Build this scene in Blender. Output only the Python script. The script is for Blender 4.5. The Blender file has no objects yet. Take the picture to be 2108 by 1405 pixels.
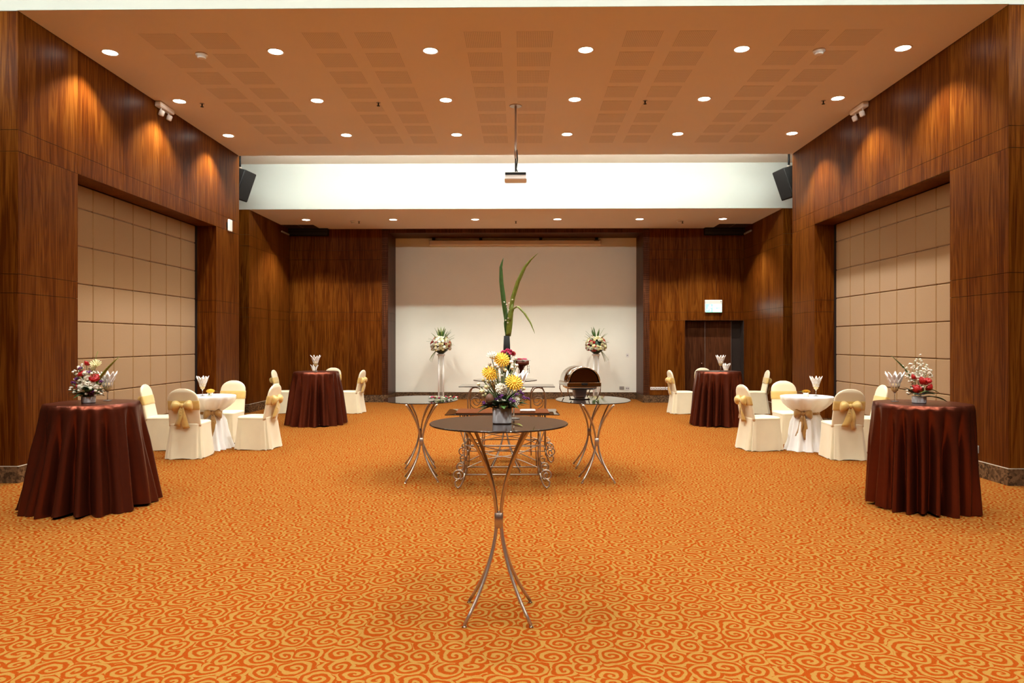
import bpy, math, random
from mathutils import Vector, Matrix
PI = math.pi
random.seed(7)
sc = bpy.context.scene
C = sc.collection

# ------------------------------------------------------------------ camera
F_PX, EYE = 1440.0, 1.6
YAW = math.atan(19 / F_PX)
cam = bpy.data.cameras.new('camera')
cam.sensor_width = 36.0
cam.lens = F_PX / 2108 * 36.0
cam.clip_start = 0.05
cam_o = bpy.data.objects.new('camera', cam)
cam_o.location = (0, 0, EYE)
cam_o.rotation_euler = (PI / 2, 0, YAW)
C.objects.link(cam_o)
sc.camera = cam_o

# ------------------------------------------------------------------ world, exposure
w = bpy.data.worlds.new('world')
sc.world = w
w.use_nodes = True
w.node_tree.nodes['Background'].inputs[0].default_value = (0.02, 0.018, 0.015, 1)
w.node_tree.nodes['Background'].inputs[1].default_value = 0.3
sc.view_settings.view_transform = 'Standard'
sc.view_settings.look = 'None'
sc.view_settings.exposure = 0.74
sc.view_settings.gamma = 1.0
sc.view_settings.use_curve_mapping = False
sc.cycles.use_denoising = True
sc.cycles.max_bounces = 10
sc.cycles.diffuse_bounces = 6
sc.cycles.glossy_bounces = 4
sc.cycles.caustics_reflective = False
sc.cycles.caustics_refractive = False
sc.cycles.sample_clamp_indirect = 6.0

# lamp settings (each lamp's light is made in its own builder below)
SPOT_W = 172.0
SPOT_COL = (1.0, 0.985, 0.91)
SPOT_ANG = math.radians(106)
SPOT_BLEND = 0.62
TUBE_STRENGTH = 82.0        # rear slot
TUBE_FRONT = 62.0           # front slot
TUBE_COL = (0.86, 1.0, 0.93)

# room numbers (metres)
XL, XR = -5.70, 5.42
YF, YE = 7.85, 14.05
ZC = 5.345            # main ceiling
ZU = 5.583            # raised ceiling
YS = 15.65            # front edge of the low rear ceiling
ZS = 4.567            # low rear ceiling
YB, YP = 18.40, 19.50  # rear wood wall, white panel
AXL, AXR = -6.12, 5.83
PXL, PXR = -3.51, 3.20
OY0, OY1 = 8.92, 13.0  # partition openings in the side walls
OZ = 3.755
REC = 0.36

# ------------------------------------------------------------------ helpers
class MB:
    def __init__(s): s.v = []; s.f = []; s.sm = []
    def add(s, vs, fs, smooth=False):
        o = len(s.v); s.v += [tuple(p) for p in vs]
        for q in fs: s.f.append(tuple(i + o for i in q)); s.sm.append(smooth)
        return s
    def box(s, x0, x1, y0, y1, z0, z1):
        v = [(x, y, z) for z in (z0, z1) for y in (y0, y1) for x in (x0, x1)]
        return s.add(v, [(0, 2, 3, 1), (4, 5, 7, 6), (0, 1, 5, 4), (2, 6, 7, 3), (0, 4, 6, 2), (1, 3, 7, 5)])
    def bbox(s, x0, x1, y0, y1, z0, z1, b=0.01):
        # box with chamfered edges
        P = []
        for z, k in ((z0, 1), (z0 + b, 0), (z1 - b, 0), (z1, 1)):
            i = b if k else 0
            for (x, y) in ((x0 + i + b * (1 - k), y0 + i), (x1 - i - b * (1 - k), y0 + i), (x1 - i, y0 + i + b * (1 - k)), (x1 - i, y1 - i - b * (1 - k)),
                           (x1 - i - b * (1 - k), y1 - i), (x0 + i + b * (1 - k), y1 - i), (x0 + i, y1 - i - b * (1 - k)), (x0 + i, y0 + i + b * (1 - k))):
                P.append((x, y, z))
        fs = [tuple(reversed(range(8)))]
        for r in range(3):
            for k in range(8):
                a, c = r * 8 + k, r * 8 + (k + 1) % 8
                fs.append((a, c, c + 8, a + 8))
        fs.append(tuple(range(24, 32)))
        return s.add(P, fs)
    def rings(s, rings, cap0=True, cap1=True, smooth=True):
        n = len(rings[0]); vs = [p for r in rings for p in r]; fs = []
        for r in range(len(rings) - 1):
            for k in range(n):
                a, c = r * n + k, r * n + (k + 1) % n
                fs.append((a, c, c + n, a + n))
        s.add(vs, fs, smooth)
        o = len(s.v) - len(vs)
        if cap0: s.f.append(tuple(o + i for i in reversed(range(n)))); s.sm.append(False)
        if cap1: s.f.append(tuple(o + len(vs) - n + i for i in range(n))); s.sm.append(False)
        return s
    def lathe(s, prof, n=24, c=(0, 0, 0), cap0=True, cap1=True):
        R = [[(c[0] + r * math.cos(2 * PI * k / n), c[1] + r * math.sin(2 * PI * k / n), c[2] + z) for k in range(n)] for r, z in prof]
        return s.rings(R, cap0, cap1)
    def tube(s, pts, r, n=8, caps=True):
        pts = [Vector(p) for p in pts]; R = []
        up = Vector((0, 0, 1)); prev = None
        for i, p in enumerate(pts):
            d = (pts[min(i + 1, len(pts) - 1)] - pts[max(i - 1, 0)])
            if d.length < 1e-9: d = Vector((0, 0, 1))
            d.normalize()
            if prev is None:
                a = d.orthogonal().normalized()
            else:
                a = (prev - d * prev.dot(d))
                a = a.normalized() if a.length > 1e-6 else d.orthogonal().normalized()
            prev = a; b = d.cross(a)
            rr = r[i] if isinstance(r, (list, tuple)) else r
            R.append([p + a * (rr * math.cos(2 * PI * k / n)) + b * (rr * math.sin(2 * PI * k / n)) for k in range(n)])
        return s.rings(R, caps, caps)
    def ribbon(s, pts, wid, side, thick=0.003):
        # flat strip following pts, width along side vectors, with thickness
        n = len(pts); L = []
        for i, p in enumerate(pts):
            p = Vector(p); sd = Vector(side[i] if isinstance(side, list) else side).normalized()
            d = (Vector(pts[min(i + 1, n - 1)]) - Vector(pts[max(i - 1, 0)])).normalized()
            nn = d.cross(sd).normalized() * thick / 2
            ww = (wid[i] if isinstance(wid, (list, tuple)) else wid) / 2
            L.append([p + sd * ww + nn, p - sd * ww + nn, p - sd * ww - nn, p + sd * ww - nn])
        return s.rings(L, True, True, True)
    def xf(s, M):
        s.v = [tuple(M @ Vector(p)) for p in s.v]; return s
    def mesh(s, name):
        me = bpy.data.meshes.new(name); me.from_pydata(s.v, [], s.f)
        me.polygons.foreach_set('use_smooth', s.sm); me.update(); return me
    def build(s, name, m, parent=None, loc=None, rz=None):
        return mk(name, s.mesh(name), m, parent, loc, rz)

def mk(name, me, m, parent=None, loc=None, rz=None):
    if m is not None and not me.materials: me.materials.append(m)
    o = bpy.data.objects.new(name, me); C.objects.link(o)
    if parent: o.parent = parent
    if loc: o.location = loc
    if rz is not None: o.rotation_euler.z = rz
    return o

def tag(o, label=None, cat=None, group=None, kind=None):
    if label: o['label'] = label
    if cat: o['category'] = cat
    if group: o['group'] = group
    if kind: o['kind'] = kind
    return o

def thing(name, label, cat, loc=(0, 0, 0), rz=0, group=None):
    o = bpy.data.objects.new(name, None); C.objects.link(o)
    o.empty_display_size = 0.1
    o.location = loc; o.rotation_euler = (0, 0, rz)
    return tag(o, label, cat, group)

def dup(root, loc, rz, label, group=None):
    r = root.copy(); C.objects.link(r); r.location = loc; r.rotation_euler = (0, 0, rz); r['label'] = label
    if group: r['group'] = group
    for ch in list(root.children):
        c = ch.copy(); C.objects.link(c); c.parent = r
        for g in list(ch.children):
            d = g.copy(); C.objects.link(d); d.parent = c
    return r

def ray(px, py):
    x, z = (px - 1054) / F_PX, (702.5 - py) / F_PX
    return (x * math.cos(YAW) - math.sin(YAW), x * math.sin(YAW) + math.cos(YAW), z)
def at_z(px, py, z):
    v = ray(px, py); t = (z - EYE) / v[2]; return (v[0] * t, v[1] * t, z)
def at_y(px, py, y):
    v = ray(px, py); t = y / v[1]; return (v[0] * t, y, EYE + v[2] * t)

def sup(cx, cy, z, hx, hy, e=4.0, n=32, fn=None):
    # super-ellipse ring
    out = []
    for k in range(n):
        t = 2 * PI * k / n; c, s_ = math.cos(t), math.sin(t)
        x = math.copysign(abs(c) ** (2 / e), c) * hx; y = math.copysign(abs(s_) ** (2 / e), s_) * hy
        if fn: q = fn(t); x *= q; y *= q
        out.append((cx + x, cy + y, z))
    return out

# ------------------------------------------------------------------ materials
def nodes(name):
    m = bpy.data.materials.new(name); m.use_nodes = True
    nt = m.node_tree; b = nt.nodes['Principled BSDF']
    return m, nt, b
def N(nt, t, **kw):
    n = nt.nodes.new(t)
    for k, v in kw.items(): setattr(n, k, v)
    return n
def plain(name, col, rough=0.5, metal=0.0, var=0.12, scale=30.0, bump=0.0, sheen=0.0, spec=0.5, coat=0.0):
    m, nt, b = nodes(name)
    tc = N(nt, 'ShaderNodeTexCoord'); no = N(nt, 'ShaderNodeTexNoise'); no.inputs['Scale'].default_value = scale
    no.inputs['Detail'].default_value = 3
    nt.links.new(tc.outputs['Object'], no.inputs['Vector'])
    mx = N(nt, 'ShaderNodeMix', data_type='RGBA')
    mx.inputs[6].default_value = (*[c * (1 - var) for c in col], 1); mx.inputs[7].default_value = (*[min(1, c * (1 + var)) for c in col], 1)
    nt.links.new(no.outputs['Fac'], mx.inputs[0]); nt.links.new(mx.outputs[2], b.inputs['Base Color'])
    b.inputs['Roughness'].default_value = rough; b.inputs['Metallic'].default_value = metal
    b.inputs['Specular IOR Level'].default_value = spec
    if sheen: b.inputs['Sheen Weight'].default_value = sheen
    if coat: b.inputs['Coat Weight'].default_value = coat
    if bump:
        bp = N(nt, 'ShaderNodeBump'); bp.inputs['Strength'].default_value = bump; bp.inputs['Distance'].default_value = 0.01
        nt.links.new(no.outputs['Fac'], bp.inputs['Height']); nt.links.new(bp.outputs[0], b.inputs['Normal'])
    return m
def emis(name, col, st):
    m, nt, b = nodes(name)
    b.inputs['Base Color'].default_value = (*col, 1); b.inputs['Emission Color'].default_value = (*col, 1)
    b.inputs['Emission Strength'].default_value = st
    return m

def wood(name, c0, c1, c2, rough=0.36):
    m, nt, b = nodes(name); L = nt.links.new
    tc = N(nt, 'ShaderNodeNewGeometry'); oi = N(nt, 'ShaderNodeObjectInfo'); oc = N(nt, 'ShaderNodeSeparateColor'); L(oi.outputs['Color'], oc.inputs[0])
    cx = N(nt, 'ShaderNodeCombineXYZ'); mu = N(nt, 'ShaderNodeMath', operation='MULTIPLY'); mu.inputs[1].default_value = 37.0
    L(oc.outputs[0], mu.inputs[0]); L(mu.outputs[0], cx.inputs[0]); L(mu.outputs[0], cx.inputs[1]); L(mu.outputs[0], cx.inputs[2])
    ad = N(nt, 'ShaderNodeVectorMath', operation='ADD'); L(tc.outputs['Position'], ad.inputs[0]); L(cx.outputs[0], ad.inputs[1])
    def grain(sx, sz, det, dist):
        mp = N(nt, 'ShaderNodeMapping'); mp.inputs['Scale'].default_value = (sx, sx, sz); L(ad.outputs[0], mp.inputs['Vector'])
        no = N(nt, 'ShaderNodeTexNoise'); no.inputs['Scale'].default_value = 1.0; no.inputs['Detail'].default_value = det
        no.inputs['Distortion'].default_value = dist; L(mp.outputs[0], no.inputs['Vector']); return no
    g1 = grain(9.0, 0.55, 3, 1.2); g2 = grain(75.0, 1.6, 3, 0.3); g3 = grain(2.2, 0.2, 1, 0)
    # cathedral figure: rings of a stretched noise
    sn = N(nt, 'ShaderNodeMath', operation='MULTIPLY'); sn.inputs[1].default_value = 26.0; L(g1.outputs['Fac'], sn.inputs[0])
    si = N(nt, 'ShaderNodeMath', operation='SINE'); L(sn.outputs[0], si.inputs[0])
    m1 = N(nt, 'ShaderNodeMath', operation='MULTIPLY'); m1.inputs[1].default_value = 0.13; L(si.outputs[0], m1.inputs[0])
    a1 = N(nt, 'ShaderNodeMath', operation='ADD'); L(g2.outputs['Fac'], a1.inputs[0]); L(m1.outputs[0], a1.inputs[1])
    m3 = N(nt, 'ShaderNodeMath', operation='MULTIPLY_ADD'); m3.inputs[1].default_value = 0.7; m3.inputs[2].default_value = -0.35; L(g3.outputs['Fac'], m3.inputs[0])
    a2 = N(nt, 'ShaderNodeMath', operation='ADD'); L(a1.outputs[0], a2.inputs[0]); L(m3.outputs[0], a2.inputs[1])
    rp = N(nt, 'ShaderNodeValToRGB'); e = rp.color_ramp.elements
    e[0].position = 0.25; e[0].color = (*c0, 1); e[1].position = 0.78; e[1].color = (*c2, 1)
    k = rp.color_ramp.elements.new(0.5); k.color = (*c1, 1)
    L(a2.outputs[0], rp.inputs['Fac']); L(rp.outputs[0], b.inputs['Base Color'])
    b.inputs['Roughness'].default_value = rough; b.inputs['Specular IOR Level'].default_value = 0.05
    return m

def carpet():
    m, nt, b = nodes('carpet_scroll'); L = nt.links.new
    def M_(op, a=None, c=None, v1=None, v2=None):
        n = N(nt, 'ShaderNodeMath', operation=op)
        if a is not None: L(a, n.inputs[0])
        elif v1 is not None: n.inputs[0].default_value = v1
        if c is not None: L(c, n.inputs[1])
        elif v2 is not None: n.inputs[1].default_value = v2
        return n.outputs[0]
    tc = N(nt, 'ShaderNodeTexCoord')
    n0 = N(nt, 'ShaderNodeTexNoise'); n0.inputs['Scale'].default_value = 9.0; n0.inputs['Detail'].default_value = 2
    L(tc.outputs['Object'], n0.inputs['Vector'])
    sb = N(nt, 'ShaderNodeVectorMath', operation='SUBTRACT'); sb.inputs[1].default_value = (0.5, 0.5, 0.5); L(n0.outputs['Color'], sb.inputs[0])
    sl = N(nt, 'ShaderNodeVectorMath', operation='SCALE'); sl.inputs['Scale'].default_value = 0.07; L(sb.outputs[0], sl.inputs[0])
    ad = N(nt, 'ShaderNodeVectorMath', operation='ADD'); L(tc.outputs['Object'], ad.inputs[0]); L(sl.outputs[0], ad.inputs[1])
    def spirals(cell, pitch, turns_off):
        vo = N(nt, 'ShaderNodeTexVoronoi', voronoi_dimensions='2D'); vo.inputs['Scale'].default_value = 1 / cell; vo.inputs['Randomness'].default_value = 0.62
        L(ad.outputs[0], vo.inputs['Vector'])
        lo = N(nt, 'ShaderNodeVectorMath', operation='SUBTRACT'); L(ad.outputs[0], lo.inputs[0]); L(vo.outputs['Position'], lo.inputs[1])
        sp = N(nt, 'ShaderNodeSeparateXYZ'); L(lo.outputs[0], sp.inputs[0])
        an = M_('ARCTAN2', sp.outputs[1], sp.outputs[0])
        r = M_('SQRT', M_('ADD', M_('MULTIPLY', sp.outputs[0], sp.outputs[0]), M_('MULTIPLY', sp.outputs[1], sp.outputs[1])))
        cs = N(nt, 'ShaderNodeSeparateColor'); L(vo.outputs['Color'], cs.inputs[0])
        hand = M_('SIGN', M_('SUBTRACT', cs.outputs[1], v2=0.5))
        ph = M_('ADD', M_('MULTIPLY', M_('MULTIPLY', an, hand), v2=1 / (2 * PI)), M_('MULTIPLY', r, v2=1 / pitch))
        ph = M_('ADD', ph, M_('MULTIPLY', cs.outputs[0], v2=5.0))
        fr = M_('FRACT', ph)
        d = M_('ABSOLUTE', M_('SUBTRACT', fr, v2=0.5))      # 0 at line centre
        return d, r
    d1, r1 = spirals(0.140, 0.041, 0)
    mr = N(nt, 'ShaderNodeMapRange', interpolation_type='SMOOTHSTEP'); mr.inputs[1].default_value = 0.32; mr.inputs[2].default_value = 0.16
    L(d1, mr.inputs[0])
    # ragged tuft edge and speckle
    n1 = N(nt, 'ShaderNodeTexNoise'); n1.inputs['Scale'].default_value = 260.0; n1.inputs['Detail'].default_value = 1; L(tc.outputs['Object'], n1.inputs['Vector'])
    f = M_('ADD', mr.outputs[0], M_('MULTIPLY', M_('SUBTRACT', n1.outputs['Fac'], v2=0.5), v2=0.9))
    cl = N(nt, 'ShaderNodeClamp'); L(f, cl.inputs[0])
    mx = N(nt, 'ShaderNodeMix', data_type='RGBA')
    mx.inputs[6].default_value = (0.205, 0.033, 0.0035, 1); mx.inputs[7].default_value = (0.245, 0.126, 0.028, 1)
    L(cl.outputs[0], mx.inputs[0]); L(mx.outputs[2], b.inputs['Base Color'])
    b.inputs['Roughness'].default_value = 1.0; b.inputs['Specular IOR Level'].default_value = 0.0
    bp = N(nt, 'ShaderNodeBump'); bp.inputs['Strength'].default_value = 0.5; bp.inputs['Distance'].default_value = 0.004
    L(n1.outputs['Fac'], bp.inputs['Height']); L(bp.outputs[0], b.inputs['Normal'])
    return m

def perforated():
    m, nt, b = nodes('perforated_white'); L = nt.links.new
    tc = N(nt, 'ShaderNodeTexCoord'); sp = N(nt, 'ShaderNodeSeparateXYZ'); L(tc.outputs['Object'], sp.inputs[0])
    outs = []
    for i in (0, 1):
        k = N(nt, 'ShaderNodeMath', operation='MULTIPLY'); k.inputs[1].default_value = 1 / 0.0226; L(sp.outputs[i], k.inputs[0])
        fr = N(nt, 'ShaderNodeMath', operation='FRACT'); L(k.outputs[0], fr.inputs[0])
        s_ = N(nt, 'ShaderNodeMath', operation='SUBTRACT'); s_.inputs[1].default_value = 0.5; L(fr.outputs[0], s_.inputs[0])
        p = N(nt, 'ShaderNodeMath', operation='POWER'); p.inputs[1].default_value = 2.0
        ab = N(nt, 'ShaderNodeMath', operation='ABSOLUTE'); L(s_.outputs[0], ab.inputs[0]); L(ab.outputs[0], p.inputs[0]); outs.append(p)
    a = N(nt, 'ShaderNodeMath', operation='ADD'); L(outs[0].outputs[0], a.inputs[0]); L(outs[1].outputs[0], a.inputs[1])
    lt = N(nt, 'ShaderNodeMath', operation='LESS_THAN'); lt.inputs[1].default_value = 0.085; L(a.outputs[0], lt.inputs[0])
    mx = N(nt, 'ShaderNodeMix', data_type='RGBA'); mx.inputs[6].default_value = (0.75, 0.64, 0.54, 1); mx.inputs[7].default_value = (0.45, 0.37, 0.30, 1)
    L(lt.outputs[0], mx.inputs[0]); L(mx.outputs[2], b.inputs['Base Color']); b.inputs['Roughness'].default_value = 0.9
    return m

def satin(name, col, rough=0.34):
    m, nt, b = nodes(name); L = nt.links.new
    tc = N(nt, 'ShaderNodeTexCoord')
    wv = N(nt, 'ShaderNodeTexWave', wave_type='RINGS'); wv.inputs['Scale'].default_value = 5.0; wv.inputs['Distortion'].default_value = 9.0
    wv.inputs['Detail'].default_value = 1.5; wv.inputs['Detail Scale'].default_value = 1.2
    L(tc.outputs['Object'], wv.inputs['Vector'])
    mx = N(nt, 'ShaderNodeMix', data_type='RGBA'); mx.inputs[6].default_value = (*[c * 0.985 for c in col], 1); mx.inputs[7].default_value = (*[c * 1.015 for c in col], 1)
    L(wv.outputs['Fac'], mx.inputs[0]); L(mx.outputs[2], b.inputs['Base Color'])
    mr = N(nt, 'ShaderNodeMapRange'); mr.inputs[3].default_value = rough; mr.inputs[4].default_value = rough; L(wv.outputs['Fac'], mr.inputs[0]); L(mr.outputs[0], b.inputs['Roughness'])
    b.inputs['Metallic'].default_value = 0.8
    return m

def granite():
    m, nt, b = nodes('brown_granite'); L = nt.links.new
    tc = N(nt, 'ShaderNodeTexCoord'); vo = N(nt, 'ShaderNodeTexVoronoi'); vo.inputs['Scale'].default_value = 38.0; L(tc.outputs['Object'], vo.inputs['Vector'])
    rp = N(nt, 'ShaderNodeValToRGB'); e = rp.color_ramp.elements; e[0].color = (0.035, 0.02, 0.012, 1); e[1].color = (0.16, 0.09, 0.045, 1); e[1].position = 0.9
    sp = N(nt, 'ShaderNodeSeparateColor'); L(vo.outputs['Color'], sp.inputs[0]); L(sp.outputs[0], rp.inputs['Fac']); L(rp.outputs[0], b.inputs['Base Color'])
    b.inputs['Roughness'].default_value = 0.25
    return m

WOOD = wood('teak_veneer', (0.060, 0.0118, 0.0010), (0.102, 0.0250, 0.0023), (0.162, 0.051, 0.0060))
WOOD_DK = wood('dark_teak', (0.035, 0.010, 0.004), (0.07, 0.022, 0.009), (0.11, 0.037, 0.015))
GAP = plain('panel_gap_dark', (0.02, 0.008, 0.004), 0.8)
CARPET = carpet(); PERF = perforated(); GRAN = granite()
WHITE = plain('warm_white_paint', (0.77, 0.66, 0.56), 0.85, var=0.02, scale=2)
FASCIA = plain('white_fascia_paint', (0.57, 0.56, 0.52), 0.85, var=0.015, scale=2)
PANEL = plain('cream_wall_paint', (0.88, 0.85, 0.75), 0.8, var=0.025, scale=3)
UPH = plain('beige_fabric_panel', (0.32, 0.178, 0.068), 0.9, var=0.1, scale=160, bump=0.15, sheen=0.2)
BROWN = satin('brown_satin', (0.125, 0.026, 0.011), 0.30)
CREAM = plain('cream_satin', (0.80, 0.71, 0.50), 0.42, var=0.06, scale=7, sheen=0.3, bump=0.12)
GOLD = plain('gold_satin', (0.68, 0.47, 0.15), 0.35, var=0.14, scale=16, sheen=0.3)
GOLD_DK = plain('bronze_organza', (0.36, 0.19, 0.05), 0.35, var=0.14, scale=16, sheen=0.3)
LINEN = plain('white_linen', (0.84, 0.83, 0.82), 0.8, var=0.03, scale=9, bump=0.1)
STEEL = plain('brushed_steel', (0.50, 0.42, 0.36), 0.34, 0.9, var=0.08, scale=60)
IRON = plain('silver_iron', (0.42, 0.34, 0.27), 0.4, 0.85, var=0.1, scale=60)
CHROME = plain('polished_chrome', (0.72, 0.70, 0.68), 0.09, 1.0, var=0.02)
GLASS = plain('smoked_glass', (0.018, 0.010, 0.007), 0.03, var=0.05, spec=0.62)
BLACK = plain('black_plastic', (0.008, 0.006, 0.006), 0.6, spec=.2)
GRILLE = plain('black_grille', (0.016, 0.013, 0.013), 0.75, var=0.5, scale=300)
WPLAST = plain('white_plastic', (0.78, 0.74, 0.70), 0.45, var=0.02)
GREYPL = plain('grey_plastic', (0.32, 0.29, 0.27), 0.5, var=0.05)
POT = plain('white_ceramic', (0.86, 0.87, 0.92), 0.3, var=0.03)
LAMPM = emis('lamp_glow', (1.0, 0.93, 0.80), 14.0)
TUBEM = emis('tube_glow', TUBE_COL, TUBE_STRENGTH); TUBEF = emis('tube_glow_dimmed', TUBE_COL, TUBE_FRONT)
GREEN = plain('leaf_green', (0.055, 0.13, 0.025), 0.45, var=0.35, scale=20)
LEAFY = plain('striped_leaf', (0.20, 0.25, 0.035), 0.4, var=0.5, scale=26)
LEAFD = plain('dark_leaf', (0.018, 0.045, 0.016), 0.35, var=0.3, scale=20)
STEM = plain('stem_green', (0.12, 0.14, 0.04), 0.6)
PET_W = plain('white_petal', (0.82, 0.78, 0.66), 0.6, var=0.08, scale=60)
PET_C = plain('cream_petal', (0.80, 0.72, 0.40), 0.6, var=0.1, scale=60)
PET_Y = plain('yellow_petal', (0.85, 0.45, 0.02), 0.55, var=0.15, scale=60)
PET_R = plain('red_petal', (0.42, 0.008, 0.008), 0.5, var=0.25, scale=60)
PET_M = plain('magenta_petal', (0.55, 0.03, 0.12), 0.5, var=0.25, scale=60)
PET_P = plain('purple_petal', (0.13, 0.02, 0.17), 0.6, var=0.3, scale=60)
PROTEA = plain('brown_protea', (0.12, 0.045, 0.02), 0.6, var=0.3, scale=40)
NAPK = plain('white_napkin', (0.84, 0.80, 0.76), 0.75, var=0.03, scale=20)
def clear():
    m, nt, b = nodes('clear_glass'); b.inputs['Transmission Weight'].default_value = 0.85; b.inputs['Roughness'].default_value = 0.03
    b.inputs['Base Color'].default_value = (0.93, 0.9, 0.82, 1); b.inputs['IOR'].default_value = 1.3
    return m
CLEAR = clear()
BOWL = plain('amber_glass', (0.80, 0.62, 0.30), 0.12, var=0.05)
FROST = plain('frosted_glass', (0.78, 0.78, 0.72), 0.2, var=0.05)
AMBER = plain('amber_liquid', (0.75, 0.48, 0.12), 0.2, var=0.1)

# ------------------------------------------------------------------ structure
FX0, FX1, FY0 = -8.0, 7.7, -4.0        # the front part of the hall, where the camera stands
tag(MB().box(FX0 - .2, FX1 + .2, FY0 - .2, YP + .2, -0.12, 0.0).build('floor', CARPET), kind='structure')

def struct(name, mb, m): return tag(mb.build(name, m), kind='structure')

def panels(parent, axis, face, sgn, u0, u1, zs, us, m=WOOD, t=0.012, gap=0.005):
    """wood sheets on a wall plane; axis 'x': plane X=face running along Y; axis 'y': plane Y=face running along X; sgn = outward side"""
    g = gap / 2
    for i in range(len(us) - 1):
        col = random.random()
        for j in range(len(zs) - 1):
            a, b_, z0, z1 = us[i] + g, us[i + 1] - g, zs[j] + g, zs[j + 1] - g
            hu, hz = (b_ - a) / 2, (z1 - z0) / 2
            mb = MB()
            if axis == 'x': mb.box(0 if sgn > 0 else -t, t if sgn > 0 else 0, -hu, hu, -hz, hz); loc = (face, (a + b_) / 2, (z0 + z1) / 2)
            else: mb.box(-hu, hu, 0 if sgn > 0 else -t, t if sgn > 0 else 0, -hz, hz); loc = ((a + b_) / 2, face, (z0 + z1) / 2)
            mb.build('wood_panel', m, parent, loc).color = (col, col, col, 1)

ZR = [0.19, 2.15, 2.366, 3.755, 4.0, ZC - 0.004]
T = 0.012
def side_wall(name, X, s):
    # s = +1: left wall, room on the +X side
    mb = MB()
    def bx(x0, x1, *r): mb.box(min(x0, x1), max(x0, x1), *r)
    f = X - s * T                        # backing face
    back = X - s * 1.15
    bx(f, back, YF + T, OY0 - T, 0, ZU)
    bx(f, back, OY1 + T, YE, 0, ZU)
    bx(f, back, OY0 - T, OY1 + T, OZ + T, ZU)
    bx(X - s * (REC + 0.09), back, OY0 - T, OY1 + T, 0, OZ + T)       # behind the partition
    xo = FX0 if s > 0 else FX1
    bx(back, xo - s * 0.2, YF + T, YF + 0.3, 0, ZU)                   # wing facing the camera
    bx(xo, xo - s * 0.2, FY0, YF + T, 0, ZU)                          # side of the front part
    xs = -6.95 if s > 0 else 6.65
    bx(xs, xs - s * 0.2, YE, YS + .3, 0, ZU)                          # side of the slot
    bx(back, xs - s * .2, YE - 0.3, YE, 0, ZU)
    xa = AXL if s > 0 else AXR
    bx(xa - s * T, xs - s * .2, YS + T, YB + .3, 0, ZU)               # side of the rear alcove
    o = struct(name, mb, GAP)
    ys = [YF, OY0]
    panels(o, 'x', f, s, 0, 0, ZR[:4], ys)
    panels(o, 'x', f, s, 0, 0, ZR[:4], [OY1, YE])
    panels(o, 'x', f, s, 0, 0, ZR[3:], [YF, OY0, 9.94, 10.96, 11.98, OY1, YE])
    # jambs and head lining of the opening
    for (yy, sg) in ((OY0 - T, 1), (OY1 + T, -1)):
        a, b_ = (X - REC, X) if s > 0 else (X, X + REC)
        panels(o, 'y', yy, sg, 0, 0, [0.0, 2.15, 2.366, OZ], [a, b_])
    h = MB(); h.box(-REC / 2, REC / 2, -(OY1 - OY0) / 2, (OY1 - OY0) / 2, 0, T); h.build('wood_panel', WOOD, o, (X - s * REC / 2, (OY0 + OY1) / 2, OZ))
    # face towards the camera, end face, alcove faces
    us = [X, X - s * 1.15, X - s * 2.3]
    panels(o, 'y', YF + T, -1, 0, 0, ZR, sorted(us))
    panels(o, 'y', YE, 1, 0, 0, [0.19, 2.15, 2.366, 3.755, 4.0, ZC], sorted([X, X - s * 1.15]))
    panels(o, 'y', YS + T, -1, 0, 0, [0.19, 2.15, 2.366, 3.755, 4.0, ZS], sorted([xa, xs]))
    panels(o, 'x', xa - s * T, s, 0, 0, [0.19, 2.15, 2.366, 3.755, 4.0, ZS - 0.004], [YS, 17.0, YB])
    # stone skirting
    sk = MB()
    def sb(x0, x1, y0, y1): sk.box(min(x0, x1), max(x0, x1), min(y0, y1), max(y0, y1), 0, 0.185)
    p = 0.022
    sb(X - s * T, X + s * p, YF - p, OY0); sb(X - s * T, X + s * p, OY1, YE + p)
    sb(X - s * 1.9, X - s * T, YF + T, YF - p); sb(X - s * 1.15, X - s * T, YE, YE + p)
    sb(X - s * REC, X - s * T, OY0 - T, OY0 + p); sb(X - s * REC, X - s * T, OY1 - p, OY1 + T)
    sb(xa - s * T, xa + s * p, YS - p, YB); sb(xa - s * T, xs, YS - p, YS + T)
    k = tag(sk.build('baseboard_left' if s > 0 else 'baseboard_right', GRAN), kind='structure')
    lt = MB()
    def lb(x0, x1, y0, y1): lt.box(min(x0, x1), max(x0, x1), min(y0, y1), max(y0, y1), 0.1855, 0.19)
    lb(X, X + s * p, YF - p, OY0); lb(X, X + s * p, OY1, YE + p); lb(X - s * 1.9, X, YF, YF - p); lb(xa, xa + s * p, YS - p, YB); lb(xa, xs, YS - p, YS)
    lt.build('pale_top_edge', plain('pale_stone_edge', (0.5, 0.42, 0.33), 0.4), k)
    return o
side_wall('wall_left', XL, 1)
side_wall('wall_right', XR, -1)

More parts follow.
